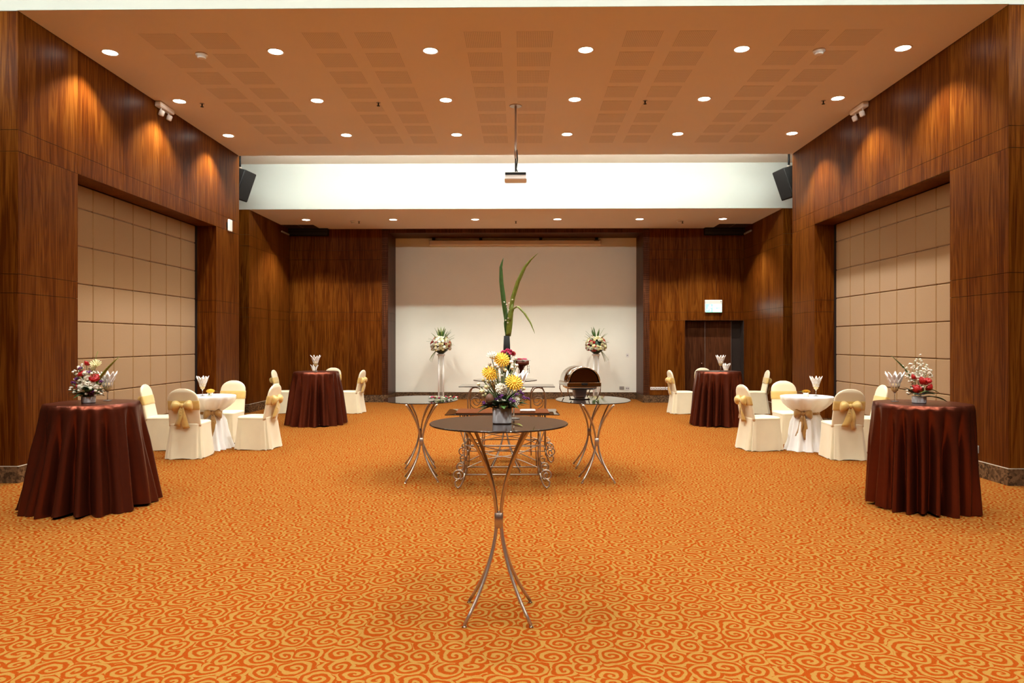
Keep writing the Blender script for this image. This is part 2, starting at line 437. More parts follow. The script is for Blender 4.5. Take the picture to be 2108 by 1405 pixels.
# rear wall with the recess for the white panel and the door opening
DX0, DX1, DZ = 4.30, AXR - T, 2.15
b = MB()
b.box(AXL - 1, PXL - T, YB + T, YP + .2, 0, ZU); b.box(PXR + T, DX0 - T, YB + T, YP + .2, 0, ZU)
b.box(DX0 - T, AXR + 1, YB + T, YP + .2, DZ + T, ZU); b.box(DX0 - T, AXR + 1, YB + 0.30, YP + .2, 0, DZ + T)
b.box(DX1, AXR + 1, YB + T, YB + .3, 0, DZ + T)
b.box(PXL - T, PXR + T, YP + .02, YP + .2, 0, ZU); b.box(PXL - T, PXR + T, YB + T, YP + .02, 4.50, ZU)
rear = struct('wall_rear', b, GAP)
ZQ = [0.19, 2.15, 2.366, 3.755, 4.0, ZS - .004]
panels(rear, 'y', YB + T, -1, 0, 0, ZQ, [AXL, -5.45, -4.55, PXL - .16])
panels(rear, 'y', YB + T, -1, 0, 0, ZQ[1:], [PXR + .16, 4.35, 5.1, AXR])
panels(rear, 'y', YB + T, -1, 0, 0, ZQ[:2], [PXR + .16, DX0])
# ledger strips framing the panel: stacks of thin dark slats
me_sl = MB().bbox(-.08, .08, -.03, .012, -.027, .027, .004).mesh('slat')
for x in (PXL - .08, PXR + .08):
    for k in range(76): mk('slat', me_sl, WOOD_DK, rear, (x, YB + T, .22 + k * .0571 + .0))
hd = MB(); hd.box(PXL, PXR, YB, YB + .05, 4.46, ZS - .004); hd.build('header_board', WOOD_DK, rear)
for x, s in ((PXL - T, 1), (PXR + T, -1)):
    panels(rear, 'x', x, s, 0, 0, [0.19, 2.15, 2.366, 4.49], [YB + T, YP], WOOD_DK)
tp = MB(); tp.box(PXL, PXR, YB + .05, YP, 4.478, 4.49); tp.build('recess_lining', WOOD_DK, rear)
struct('wall_panel', MB().box(PXL, PXR, YP, YP + .02, 0.19, 4.478), PANEL)
sk = MB(); p = .022
sk.box(AXL, PXL - .16, YB - p, YB + T, 0, .185); sk.box(PXR + .16, DX0, YB - p, YB + T, 0, .185)
for x0, x1 in ((PXL - .17, PXL + .02), (PXR - .02, PXR + .17)): sk.box(x0, x1, YB - .05, YB + T, 0, .195)
sk.box(PXL, PXL + p, YB, YP, 0, .185); sk.box(PXR - p, PXR, YB, YP, 0, .185); sk.box(PXL, PXR, YP - p, YP, 0, .19)
tag(sk.build('baseboard_rear', GRAN), kind='structure')
struct('wall_front', MB().box(FX0 - .2, FX1 + .2, FY0 - .2, FY0, 0, ZU), WOOD)
for nm, xs in (('a', 0),):
    d = tag(MB().box(DX0, DX1, YB + .285, YB + .30, 0, DZ).build('door_1', GAP), kind='structure')
    xm = DX0 + .58
    for a, b_ in ((DX0 + .01, xm - .004), (xm + .004, DX1 - .25)):
        l = MB().box(-(b_ - a) / 2, (b_ - a) / 2, -.03, 0, 0, DZ - .02).build('door_leaf', WOOD_DK, d, ((a + b_) / 2, YB + .285, .005))
    hg = MB(); hg.lathe([(0.0, 0), (.022, 0), (.026, .02), (.018, .04), (0, .045)], 14); hg.xf(Matrix.Rotation(PI / 2, 4, 'X')); hg.build('knob', CHROME, d, (xm - .09, YB + .25, 1.02))
    MB().box(-.006, .006, -.006, .006, 0, DZ - .03).build('edge_strip', STEEL, d, (xm, YB + .252, .01))
    MB().box(-.006, .006, -.006, .006, 0, DZ - .03).build('edge_strip', STEEL, d, (DX1 - .245, YB + .25, .01))
    MB().box(DX0 - T, DX0, YB, YB + .285, 0, DZ).build('door_jamb', WOOD_DK, d); MB().box(DX0, DX1, YB, YB + .285, DZ, DZ + T).build('door_head', WOOD_DK, d)

# ceilings
struct('ceiling_upper', MB().box(FX0 - .2, FX1 + .2, FY0 - .2, YP + .2, ZU, ZU + .12), WHITE)
ceil = struct('ceiling', MB().box(XL, XR, YF, YE, ZC, ZC + .125), WHITE)
struct('ceiling_front', MB().box(FX0, FX1, FY0, 6.20, ZC, ZC + .125), WHITE)
# white fascia above the wood, towards the camera
fa = MB(); fa.box(FX0, XL, YF - .001, YF + T, ZC, ZU); fa.box(XR, FX1, YF - .001, YF + T, ZC, ZU); fa.box(XL, XR, YF - .012, YF, ZC, ZC + .125)
struct('trim_1', fa, FASCIA)
rs = struct('ceiling_rear', MB().box(AXL, AXR, YS + .012, YB + .02, ZS, ZS + .1), WHITE)
struct('trim_2', MB().box(-6.95, 6.65, YS - .005, YS + .012, ZS, ZU), FASCIA)
me_t = MB().box(-.226, .226, -.229, .229, -.003, 0).mesh('perforated_tile')
for g in (-4.673, -2.675, -.704, 1.268, 3.25):
    for c in (0, 1):
        for r in range(8):
            mk('perforated_tile', me_t, PERF, ceil, (g + .23 + c * .640, 8.455 + .229 + r * .614, ZC))

# ------------------------------------------------------------------ folding partitions in the side openings
def partition(s, X, label):
    xp = X - s * (REC + .002)
    t = thing('folding_partition', label, 'partition', (xp - s * .06, (OY0 + OY1) / 2, 0))
    MB().box(-.02, .02, -(OY1 - OY0) / 2 + .005, (OY1 - OY0) / 2 - .005, 0.0, OZ - .004).build('backing', GAP, t)
    cols = [OY0 + .006, 9.31, 9.826, 10.335, 10.848, 11.36, 11.87, 12.375, OY1 - .07]
    rows = [0.012, .36, .875, 1.36, 1.87, 2.39, 2.91, 3.43, OZ - .006]
    for i in range(8):
        for j in range(8):
            hy, hz = (cols[i + 1] - cols[i]) / 2 - .003, (rows[j + 1] - rows[j]) / 2 - .003
            MB().bbox(0 if s > 0 else -.04, .04 if s > 0 else 0, -hy, hy, -hz, hz, .012).build('padded_panel', UPH, t,
                (s * .02, (cols[i] + cols[i + 1]) / 2 - (OY0 + OY1) / 2, (rows[j] + rows[j + 1]) / 2))
partition(1, XL, 'beige padded folding partition in the left side wall')
partition(-1, XR, 'beige padded folding partition in the right side wall')

# ------------------------------------------------------------------ lamps
ORD = ['leftmost', 'second', 'third', 'fourth', 'fifth', 'rightmost']
tm = MB(); n = 28
tm.rings([[(r * math.cos(2 * PI * k / n), r * math.sin(2 * PI * k / n), z) for k in range(n)] for r, z in ((.088, 0), (.088, -.004), (.108, -.008), (.112, 0))], False, False)
me_trim = tm.mesh('trim_ring')
me_disc = MB().lathe([(.0001, -.003), (.088, -.003)], 28, cap0=False, cap1=False).mesh('lamp_disc')
sp_data = bpy.data.lights.new('downlight_beam', 'SPOT')
sp_data.energy = SPOT_W; sp_data.color = SPOT_COL; sp_data.spot_size = SPOT_ANG; sp_data.spot_blend = SPOT_BLEND; sp_data.shadow_soft_size = .06
# reflector lamp: more candela towards the edge of the beam than straight down
sp_data.use_nodes = True
_nt = sp_data.node_tree; _em = _nt.nodes['Emission']
_tc = N(_nt, 'ShaderNodeTexCoord'); _sx = N(_nt, 'ShaderNodeSeparateXYZ'); _nt.links.new(_tc.outputs['Normal'], _sx.inputs[0])
_ab = N(_nt, 'ShaderNodeMath', operation='ABSOLUTE'); _nt.links.new(_sx.outputs[2], _ab.inputs[0])
_ma = N(_nt, 'ShaderNodeMath', operation='MULTIPLY_ADD'); _ma.inputs[1].default_value = -2.6; _ma.inputs[2].default_value = 3.5
_nt.links.new(_ab.outputs[0], _ma.inputs[0]); _nt.links.new(_ma.outputs[0], _em.inputs['Strength'])
def downlight(x, y, z, label, group):
    t = thing('downlight', label, 'ceiling light', (x, y, z), 0, group)
    mk('trim_ring', me_trim, WPLAST, t); mk('lamp_disc', me_disc, LAMPM, t)
    l = bpy.data.objects.new('beam', sp_data); C.objects.link(l); l.parent = t; l.location = (0, 0, -.02)
LX = [-5.33, -3.175, -1.17, .828, 2.825, 4.875]
for r, (y, nm) in enumerate(((9.0, 'nearest'), (10.84, 'middle'), (12.66, 'farthest'))):
    for i, x in enumerate(LX):
        downlight(x, y, ZC, '%s lit round downlight in the %s row of the orange main ceiling' % (ORD[i], nm), 'downlights in the main ceiling')
for i, x in enumerate([-5.25, -3.12, -1.12, .88, 2.87, 4.88]):
    downlight(x, 17.0, ZS, '%s lit round downlight in the low ceiling above the white panel' % ORD[i], 'downlights in the rear ceiling')
for y in (4.9, 3.0, 1.1, -.8):
    for i, x in enumerate(LX):
        downlight(x, y, ZC, 'round downlight in the front ceiling over the camera, outside the frame', 'downlights in the front ceiling')
def tube_light(x0, x1, y, z, label, m):
    t = thing('tube_light', label, 'tube light', ((x0 + x1) / 2, y, z))
    hl = (x1 - x0) / 2
    MB().tube([(-hl, 0, 0), (hl, 0, 0)], .022, 12).build('glowing_tube', m, t)
    MB().box(-hl, hl, -.025, .02, .026, .055).build('batten', WPLAST, t)
tube_light(XL + .1, XR - .1, YE + .027, ZC + .036, 'hidden tube light behind the rear edge of the main ceiling', TUBEM)
tube_light(FX0 + .2, FX1 - .2, 6.227, ZC + .036, 'hidden tube light behind the edge of the front ceiling', TUBEF)

# ------------------------------------------------------------------ draped brown bar tables
def draped(loc, rt, rb, h, seed, label, nf=11, sq=2.0, rz=0.0, hem=1.0):
    rnd = random.Random(seed)
    t = thing('bar_table', label, 'table', loc, rz, 'bar tables under brown satin')
    n, R = 220, []
    ph = [rnd.uniform(0, 2 * PI) for _ in range(4)]
    R.append(sup(0, 0, h, rt * .5, rt * .5, sq, n)); R.append(sup(0, 0, h, rt * .93, rt * .93, sq, n)); R.append(sup(0, 0, h - .004, rt, rt, sq, n))
    for i in range(1, 23):
        q = i / 22.0
        base = rt + .008 + (rb - rt) * (q ** 1.1)
        amp = .185 * min(1, q * 2.6) * (.65 + .35 * q)
        def fn(a, q=q, amp=amp, base=base):
            u = nf * a / 2 + ph[0] + .9 * math.sin(2 * a + ph[1]) + .5 * math.sin(3 * a + ph[3]) + .25 * math.sin(3 * q + 5 * a)
            f = 2 * abs(math.sin(u)) ** .75 - 1                      # round columns, sharp valleys
            f = .72 * f + .3 * math.sin((nf + 6) * a + ph[2] + 1.3 * math.sin(2 * a + ph[3]) + q)
            return 1 + amp * (f - .55) + .03 * q * math.sin(3 * a + ph[1])
        z = h - .004 - (h - .008) * q
        ring = sup(0, 0, z, base, base, sq, n, fn)
        if i >= 21:
            ring = [(x, y, max(.004, z + (.02 * math.sin(5 * k * 2 * PI / n + ph[2]) if i == 22 else 0) + (0.004 if i == 22 else 0))) for k, (x, y, z) in enumerate(ring)]
        R.append(ring)
    R.reverse()
    mb = MB(); mb.rings(R, False, True); mb.build('tablecloth', BROWN, t)
    MB().lathe([(rt * .9, 0), (rt * .9, .02)], 32, (0, 0, h - .032)).build('tabletop', WOOD_DK, t)
    MB().lathe([(.24, 0), (.24, .02), (.04, .05), (.035, h - .033)], 20).build('pedestal', STEEL, t)
    return t
HT = 1.005
draped((-4.20, 6.80, 0), .395, .558, HT, 3, 'brown satin draped bar table with flowers and long leaves, near the left wall', 16, 2.3)
draped((3.90, 6.86, 0), .415, .452, HT, 5, 'brown satin draped bar table with red roses, near the right wall', 18, 2.2)
draped((-3.97, 13.5, 0), .415, .545, 1.02, 8, 'far brown satin draped bar table on the left, napkin glass on top', 18, 2.3)
draped((3.80, 13.55, 0), .41, .52, 1.03, 12, 'far brown satin draped bar table on the right, in front of the dark door', 16, 2.4)

# ------------------------------------------------------------------ white tables tied with a sash
def bow(mb_list, r=.085, drop=.30, wid=.075, seed=0):
    """bow in local XZ plane at origin, facing -Y; returns loops, knot and tails as mesh builders"""
    rnd = random.Random(seed); loops = []
    for s in (-1, 1):
        R = []
        tilt = rnd.uniform(-.15, .25)
        for i in range(9):
            q = i / 8.0
            x = s * (.012 + q * r * 1.45)
            hh = (.016 + r * .62 * math.sin(min(1, q * 1.15) * PI * .62)) * (1 if i < 8 else .55)
            dd = (.012 + .042 * math.sin(q * PI * .85)) * (1 if i < 8 else .6)
            z = tilt * abs(x) - .03 * q * q
            R.append([(x, -.02 - .01 * q + math.cos(a) * dd, z + math.sin(a) * hh * (1 + .12 * math.sin(3 * a + seed))) for a in [2 * PI * k / 14 for k in range(14)]])
        loops.append(MB().rings(R, True, True))
    knot = MB(); knot.rings([[(math.cos(a) * rr, -.028 + math.sin(a) * rr * .9, z) for a in [2 * PI * k / 12 for k in range(12)]] for rr, z in ((.012, -.03), (.026, -.018), (.03, 0), (.026, .018), (.012, .03))])
    tails = []
    for s in (-1, 1):
        L = drop * (1 if s > 0 else rnd.uniform(.7, .95)); dx = s * rnd.uniform(.012, .05)
        pts = [(dx * q * 1.4 + .008 * math.sin(5 * q + s), -.03 - .018 * math.sin(q * PI) - .012 * q, -.012 - L * q) for q in [i / 8 for i in range(9)]]
        sides = [(math.cos(.5 * math.sin(4 * q + s)), math.sin(.5 * math.sin(4 * q + s)) * -1, .12 * s) for q in [i / 8 for i in range(9)]]
        wd = [.03 + (wid - .03) * min(1, q * 2.2) for q in [i / 8 for i in range(9)]]
        tails.append(MB().ribbon(pts, wd, sides, .004))
    return loops, knot, tails

def put_bow(parent, M, mat, seed, r=.085, drop=.30, wid=.075):
    loops, knot, tails = bow(None, r, drop, wid, seed)
    for l in loops: l.xf(M).build('bow_loop', mat, parent)
    knot.xf(M).build('bow_knot', mat, parent)
    for l in tails: l.xf(M).build('bow_tail', mat, parent)

def tied_table(loc, label, bow_ang=None, seed=0):
    rnd = random.Random(seed)
    t = thing('tied_table', label, 'table', loc, 0, 'round tables in tied white cloths')
    n, h, rt = 96, .795, .37
    prof = [(h, .2), (h, .345), (h - .003, .366), (h - .012, .372), (h - .05, .362), (h - .11, .325), (h - .17, .262), (h - .215, .198), (.555, .165), (.535, .163), (.50, .185), (.42, .215), (.30, .235), (.18, .25), (.08, .275), (.02, .30), (.004, .305)]
    R = []
    p0, p1 = rnd.uniform(0, 6), rnd.uniform(0, 6)
    for z, r in prof:
        k = 0 if z > h - .02 else min(1, (h - z) / .12)
        lo = 1 if z < .5 else .55
        amp = .088 * k * lo * (1.25 if z < .2 else 1)
        R.append(sup(0, 0, z, r, r, 2, n, lambda a, amp=amp, z=z: 1 + amp * (math.sin(13 * a + p0 + 1.5 * math.sin(2 * a)) + .5 * math.sin(21 * a + p1)) + (.07 * math.sin(4 * a + p1) if z < .3 else 0)))
    R.reverse()
    MB().rings(R, False, True).build('tablecloth', LINEN, t)
    MB().lathe([(.34, 0), (.34, .02)], 28, (0, 0, h - .028)).build('tabletop', WOOD_DK, t)
    MB().lathe([(.2, 0.002), (.2, .02), (.035, .04), (.03, h - .03)], 16).build('pedestal', STEEL, t)
    MB().rings([sup(0, 0, z, r, r, 2, 48, lambda a: 1 + .02 * math.sin(9 * a)) for z, r in ((.525, .168), (.533, .176), (.548, .178), (.562, .176), (.57, .170))], False, False).build('sash', GOLD_DK, t)
    if bow_ang is not None:
        M = Matrix.Rotation(bow_ang, 4, 'Z') @ Matrix.Translation((0, -.18, .548))
        put_bow(t, M, GOLD_DK, seed + 3, .08, .36, .08)
    return t
E_T, F_T = (-4.66, 10.40, 0), (4.23, 10.42, 0)
tied_table(E_T, 'white tied-cloth table among cream chairs on the left, before the partition', .62, 1)
tied_table(F_T, 'white tied-cloth table among cream chairs on the right, bow at its left', -.62, 2)
tied_table((-4.58, 15.75, 0), 'white tied-cloth table hidden behind the far left brown table', None, 3)
tied_table((4.42, 15.75, 0), 'white tied-cloth table hidden behind the far right brown table', None, 4)

# ------------------------------------------------------------------ covered chairs
def make_chair():
    t = thing('covered_chair', 'x', 'chair', group='chairs in cream covers')
    n = 64
    def pleat(q):
        def fn(a):
            s = 0
            for c in (PI * 1.25, PI * 1.75):       # box pleats at the rear corners
                d = (a - c + PI) % (2 * PI) - PI
                s -= .16 * q * math.exp(-(d / .05) ** 2); s += .07 * q * math.exp(-((abs(d) - .13) / .07) ** 2)
            return 1 + s + .034 * q * math.sin(9 * a + .6 * math.sin(2 * a)) + .022 * q * math.sin(17 * a + 1)
        return fn
    R = []
    for i in range(11):
        q = i / 10.0; z = .468 - .463 * q
        R.append(sup(0, -.018 - .012 * q, z, .216 + .04 * q ** 1.3, .240 + .05 * q ** 1.3, 6 - 1.5 * q, n, pleat(min(1, q * 1.2))))
    R.reverse()
    R = [[(x, y, (z + .006 * math.sin(11 * k * 2 * PI / n) + .002 if j == 0 else z)) for k, (x, y, z) in enumerate(r)] for j, r in enumerate(R)]
    MB().rings(R, False, False).build('skirt', CREAM, t)
    MB().rings([sup(0, -.018, .46, .218, .242, 6, n), sup(0, -.018, .474, .217, .241, 6, n), sup(0, -.018, .486, .205, .23, 5, n), sup(0, 0, .492, .15, .16, 4, n), sup(0, 0, .494, .05, .05, 3, n)], False, True).build('seat_cover', CREAM, t)
    def back_ring(z, grow=0.0):
        q = (z - .42) / .54
        hw = .212 - .012 * q
        if z > .80: hw *= max(.0, 1 - ((z - .80) / .163) ** 2.3) ** .5
        th = (.036 - .010 * q) * (1 if z < .92 else max(.35, 1 - (z - .92) / .06))
        return sup(0, -.205 - .105 * max(0, q), z, max(hw, .02) + grow, th + grow, 3.2, 40)
    zs = [.44, .47, .55, .63, .70, .76, .80, .84, .87, .895, .915, .932, .945, .954, .960]
    MB().rings([back_ring(z) for z in zs], True, True).build('back_cover', CREAM, t)
    MB().rings([back_ring(z, g) for z, g in ((.668, .002), (.675, .007), (.70, .006), (.73, .008), (.76, .006), (.785, .007), (.795, .002))], False, False).build('sash', GOLD, t)
    put_bow(t, Matrix.Translation((0, -.295, .735)) @ Matrix.Rotation(.12, 4, 'X'), GOLD, 5, .088, .30, .085)
    return t
chair0 = make_chair(); used = [False]
def chair(x, y, deg, label):
    # deg: direction the sitter faces, 0 = away from the camera, counter-clockwise
    if not used[0]:
        used[0] = True; chair0.location = (x, y, 0); chair0.rotation_euler.z = math.radians(deg); chair0['label'] = label; return
    dup(chair0, (x, y, 0), math.radians(deg), label)
chair(-4.62, 9.74, 4, 'cream covered chair with its bowed back to the camera, left white table')
chair(-5.32, 10.42, -82, 'cream covered chair against the left partition, facing right to the white table')
chair(-4.72, 11.12, 180, 'cream covered chair behind the left white table, facing the camera')
chair(-3.99, 10.50, 84, 'cream covered chair right of the left white table, seen from its side')
chair(4.44, 9.77, -3, 'cream covered chair with its bowed back to the camera, right white table')
chair(3.58, 10.50, -80, 'cream covered chair left of the right white table, bow on its left')
chair(4.27, 11.16, 180, 'cream covered chair behind the right white table, facing the camera')
chair(5.03, 10.42, 84, 'cream covered chair against the right partition, behind the near right chairs')
chair(-5.28, 15.72, -86, 'cream covered chair left of the far left brown table, facing right')
chair(-3.86, 15.72, 84, 'cream covered chair right of the far left brown table, bow on its right')
chair(-4.60, 16.75, 180, 'cream covered chair whose top shows above the far left brown table')
chair(-4.60, 15.0, 0, 'cream covered chair mostly hidden behind the far left brown table')
chair(3.62, 15.72, -86, 'cream covered chair left of the far right brown table, bow on its left')
chair(5.20, 15.72, 84, 'cream covered chair right of the far right brown table, by the wood wall')
chair(4.42, 16.80, 180, 'cream covered chair whose top shows above the far right brown table')

# ------------------------------------------------------------------ napkin glasses, little flower cubes
def make_napkin_glass():
    t = thing('napkin_glass', 'x', 'glass', group='stemmed glasses holding folded napkins')
    MB().lathe([(.034, 0), (.034, .003), (.008, .008)], 20).build('base', CLEAR, t)
    MB().lathe([(.005, .007), (.0042, .06), (.009, .082)], 12).build('stem', CLEAR, t)
    MB().lathe([(.010, .082), (.026, .098), (.034, .125), (.042, .172), (.0405, .172), (.032, .126), (.024, .1), (.008, .085)], 24, cap0=False, cap1=False).build('bowl', BOWL, t)
    MB().lathe([(.009, .087), (.0235, .101), (.031, .127), (.033, .14)], 20).build('drink_tint', AMBER, t)
    for k in range(10):
        a = 2 * PI * k / 10; ca, sa = math.cos(a), math.sin(a)
        R = []
        for q in [i / 6 for i in range(7)]:
            r = .018 + .062 * q ** 1.15; z = .122 + .13 * q + (.012 if k % 2 else 0) * q; wd = .027 * (1 - .92 * max(0, (q - .45) / .55) ** 1.3) + .001; th = .004 * (1 - .7 * q) + .0008
            R.append([(ca * (r + sx * th) - sa * sy * wd, sa * (r + sx * th) + ca * sy * wd, z) for sx, sy in ((1, -1), (1, 0), (1, 1), (-1, 1), (-1.6, 0), (-1, -1))])
        MB().rings(R).build('napkin_petal', NAPK, t)
    return t
ng = make_napkin_glass(); ng_used = [False]
def napkin(loc, label, rz=0, s=1.0):
    if not ng_used[0]:
        ng_used[0] = True; ng.location = loc; ng['label'] = label; o = ng
    else: o = dup(ng, loc, rz, label)
    s *= 1.12; o.scale = (s, s, s)
napkin((-4.72, 10.30, .796), 'napkin glass beside the flower cube on the left white table', .2)
napkin((4.34, 10.36, .796), 'napkin glass beside the flower cube on the right white table', .5)
napkin((-3.96, 13.42, 1.021), 'tall napkin glass on the far left brown table', .3, 1.08)
napkin((3.82, 13.45, 1.031), 'tall napkin glass on the far right brown table', .1, 1.05)
napkin((-4.66, 15.70, .796), 'small napkin glass seen just over the far left brown table', .3, .96)
napkin((4.55, 15.60, .796), 'small napkin glass seen just over the far right brown table', .8, 1.1)
napkin((-4.16, 6.98, HT + .001), 'napkin glass behind the flowers on the near left brown table', .2, 1.0)
napkin((3.70, 6.98, HT + .001), 'napkin glass behind the roses on the near right brown table', .4, 1.0)

# flower meshes ------------------------------------------------------
def petal_ring(mb, n, r0, r1, z0, z1, wid, curl=.0, ph=0, z2=None):
    for k in range(n):
        a = 2 * PI * (k + ph) / n; ca, sa = math.cos(a), math.sin(a); L = []
        for q in (0, .4, .8, 1.0):
            r = r0 + (r1 - r0) * q; z = z0 + (z1 - z0) * q + curl * math.sin(q * PI); wq = wid * (.45 + 1.0 * q if q < .6 else (1.0 if q < .95 else .45))
            L.append([(ca * r - sa * wq, sa * r + ca * wq, z), (ca * r, sa * r, z + .12 * wq), (ca * r + sa * wq, sa * r - ca * wq, z), (ca * r, sa * r, z - .12 * wq)])
        mb.rings(L)
def fl_gerbera():
    mb = MB(); petal_ring(mb, 18, .2, 1.12, .0, .02, .13, .05); petal_ring(mb, 16, .2, .92, .05, .10, .12, .05, .5); petal_ring(mb, 12, .15, .62, .09, .17, .11, .04); petal_ring(mb, 8, .08, .34, .12, .2, .09)
    mb.lathe([(.25, -.25), (.3, 0), (.2, .22), (.05, .27)], 10); return mb.mesh('gerbera')
def fl_carnation(seed=1):
    rnd = random.Random(seed); mb = MB()
    for (n, r0, r1, z0, z1, w_) in ((12, .3, 1.0, -.3, .12, .27), (11, .25, .92, -.1, .38, .25), (9, .2, .74, .05, .6, .24), (7, .15, .5, .1, .78, .22), (4, .05, .25, .15, .88, .2)):
        petal_ring(mb, n, r0, r1, z0, z1, w_ * rnd.uniform(.9, 1.1), .1, rnd.random())
    mb.lathe([(.1, -.7), (.35, -.3), (.55, .1), (.3, .5), (.05, .65)], 12); return mb.mesh('carnation')
def fl_rose():
    mb = MB(); mb.lathe([(.12, -.55), (.5, -.3), (.78, 0), (.8, .25), (.55, .5), (.2, .55), (.1, .4)], 16)
    petal_ring(mb, 6, .45, .95, -.3, .32, .42, .05); petal_ring(mb, 5, .35, .72, -.1, .5, .36, .04, .4); petal_ring(mb, 4, .2, .42, .1, .62, .26, .02); return mb.mesh('rose')
def fl_bud():
    mb = MB(); mb.lathe([(.1, -.6), (.6, -.35), (.85, 0), (.65, .5), (.2, .75)], 10); petal_ring(mb, 6, .5, .8, -.2, .55, .35); return mb.mesh('bud')
def fl_daisy():
    mb = MB(); petal_ring(mb, 13, .15, 1.0, 0, .5, .13, -.12); petal_ring(mb, 11, .1, .75, .1, .8, .11, -.1, .5); mb.lathe([(.1, -.4), (.3, -.1), (.22, .2)], 8); return mb.mesh('spider_mum')
def fl_tuft():
    rnd = random.Random(4); mb = MB()
    for k in range(16):
        v = Vector((rnd.gauss(0, 1), rnd.gauss(0, 1), rnd.gauss(.3, 1))).normalized() * rnd.uniform(.45, 1); s = rnd.uniform(.22, .36)
        mb.lathe([(s * .3, -s), (s, 0), (s * .4, s)], 6, v)
    return mb.mesh('statice')
def lf_mesh(L=1.0, W=.3, bend=.35, n=7):
    R = []
    for i in range(n):
        q = i / (n - 1); wq = W / 2 * math.sin(PI * min(1, .08 + q * .92)) ** .75 if q < 1 else .004
        x, z = L * q, -bend * q * q + .25 * bend * q
        R.append([(x, wq, z + .25 * wq), (x, 0, z + .01 * L), (x, -wq, z + .25 * wq), (x, 0, z - .004 * L)])
    return MB().rings(R).mesh('leaf')
ME = {}
def fmesh(kind, m):
    key = (kind, m.name)
    if key not in ME:
        me = {'gerbera': fl_gerbera, 'carnation': fl_carnation, 'rose': fl_rose, 'bud': fl_bud, 'daisy': fl_daisy, 'tuft': fl_tuft,
              'leaf': lambda: lf_mesh(1, .42, .35), 'blade': lambda: lf_mesh(1, .11, .15, 10)}[kind]()
        me.materials.append(m); ME[key] = me
    return ME[key]
NAMES = {'gerbera': 'gerbera', 'carnation': 'carnation', 'rose': 'rose', 'bud': 'flower_bud', 'daisy': 'chrysanthemum', 'tuft': 'statice_sprig', 'leaf': 'leaf', 'blade': 'leaf_blade'}
def flower(parent, kind, m, pos, size, tilt=(0, 0), spin=0, stem_from=None, lift=0):
    o = mk(NAMES[kind], fmesh(kind, m), None, parent)
    o.location = pos; o.scale = (size,) * 3; o.rotation_euler = (tilt[0], tilt[1], spin)
    if stem_from:
        mid = [(a + b_) / 2 for a, b_ in zip(pos, stem_from)]
        MB().tube([stem_from, (mid[0] * .8 + stem_from[0] * .2, mid[1] * .8 + stem_from[1] * .2, mid[2]), (pos[0], pos[1], pos[2] - size * .3)], .0025, 5).build('stem', STEM, parent)
    return o
def pot(parent, rx, h, square=True):
    e = 4.5 if square else 2
    R = [sup(0, 0, z, rx * k, rx * k, e, 32) for z, k in ((0.0, .93), (.008, .99), (h * .5, 1.0), (h, 1.0), (h, .9), (h * .75, .88))]
    MB().rings(R, True, True).build('pot', POT, parent)

def cube_flower(loc, label, rz):
    t = thing('flower_cube', label, 'vase', loc, rz, 'little glass cubes with a yellow flower')
    R = [sup(0, 0, z, k, k, 6, 24) for z, k in ((0, .036), (.055, .037), (.055, .032), (.006, .031))]
    MB().rings(R, True, True).build('glass_cube', FROST, t)
    MB().rings([sup(0, 0, z, .029, .029, 5, 20) for z in (.008, .03)]).build('white_pebbles', NAPK, t)
    flower(t, 'gerbera', PET_Y, (0, 0, .072), .055, (.5, .1))
    flower(t, 'leaf', GREEN, (.02, .01, .06), .09, (0, -.25), .3); flower(t, 'leaf', GREEN, (-.01, -.02, .05), .05, (0, .5), -1.4)
cube_flower((-4.59, 10.27, .796), 'glass cube with a yellow flower on the left white table', .2)
cube_flower((4.17, 10.30, .796), 'glass cube with a yellow flower on the right white table', 2.6)

def sprig(parent, m, base, tip, n, size, spread, rnd, kind='bud'):
    for k in range(n):
        q = rnd.uniform(.45, 1.0)
        p = [b_ + (t_ - b_) * q + rnd.uniform(-spread, spread) for b_, t_ in zip(base, tip)]
        flower(parent, kind, m, p, size * rnd.uniform(.75, 1.2), (rnd.uniform(-.6, .6), rnd.uniform(-.6, .6)), rnd.random() * 6)
    MB().tube([base, tip], .002, 5).build('stem', STEM, parent)

# ------------------------------------------------------------------ smoked-glass tables
def pedestal(parent, cx, cy, h, sb_, st_, name='leg'):
    for sx in (-1, 1):
        for sy in (-1, 1):
            pts = []
            for i in range(21):
                t_ = -1 + 2 * i / 20.0; e = abs(t_) ** 1.85
                o = .0125 + ((sb_ if t_ < 0 else st_) - .0125) * e
                pts.append((cx + sx * o, cy + sy * o, .012 + (h - .012) * (t_ + 1) / 2))
            l = MB().tube(pts, .0098, 10).build(name, STEEL, parent)
            MB().lathe([(.004, 0), (.014, 0), (.014, .006), (.006, .009), (.006, .016)], 12, (cx + sx * sb_, cy + sy * sb_, 0.0)).build('foot_cap', CHROME, l)
    MB().rings([sup(cx, cy, z, .0245 + g, .0245 + g, 3.5, 24) for z, g in ((h / 2 - .045, -.002), (h / 2 - .043, .001), (h / 2 + .043, .001), (h / 2 + .045, -.002))]).build('collar', STEEL, parent)
def glass_top(parent, rx, ry, h, th=.010, name='glass_top'):
    R = [sup(0, 0, z, rx + g, ry + g, 2, 72) for z, g in ((h, -.003), (h + .002, 0), (h + th - .003, 0), (h + th, -.003))]
    MB().rings(R, True, True).build(name, GLASS, parent)

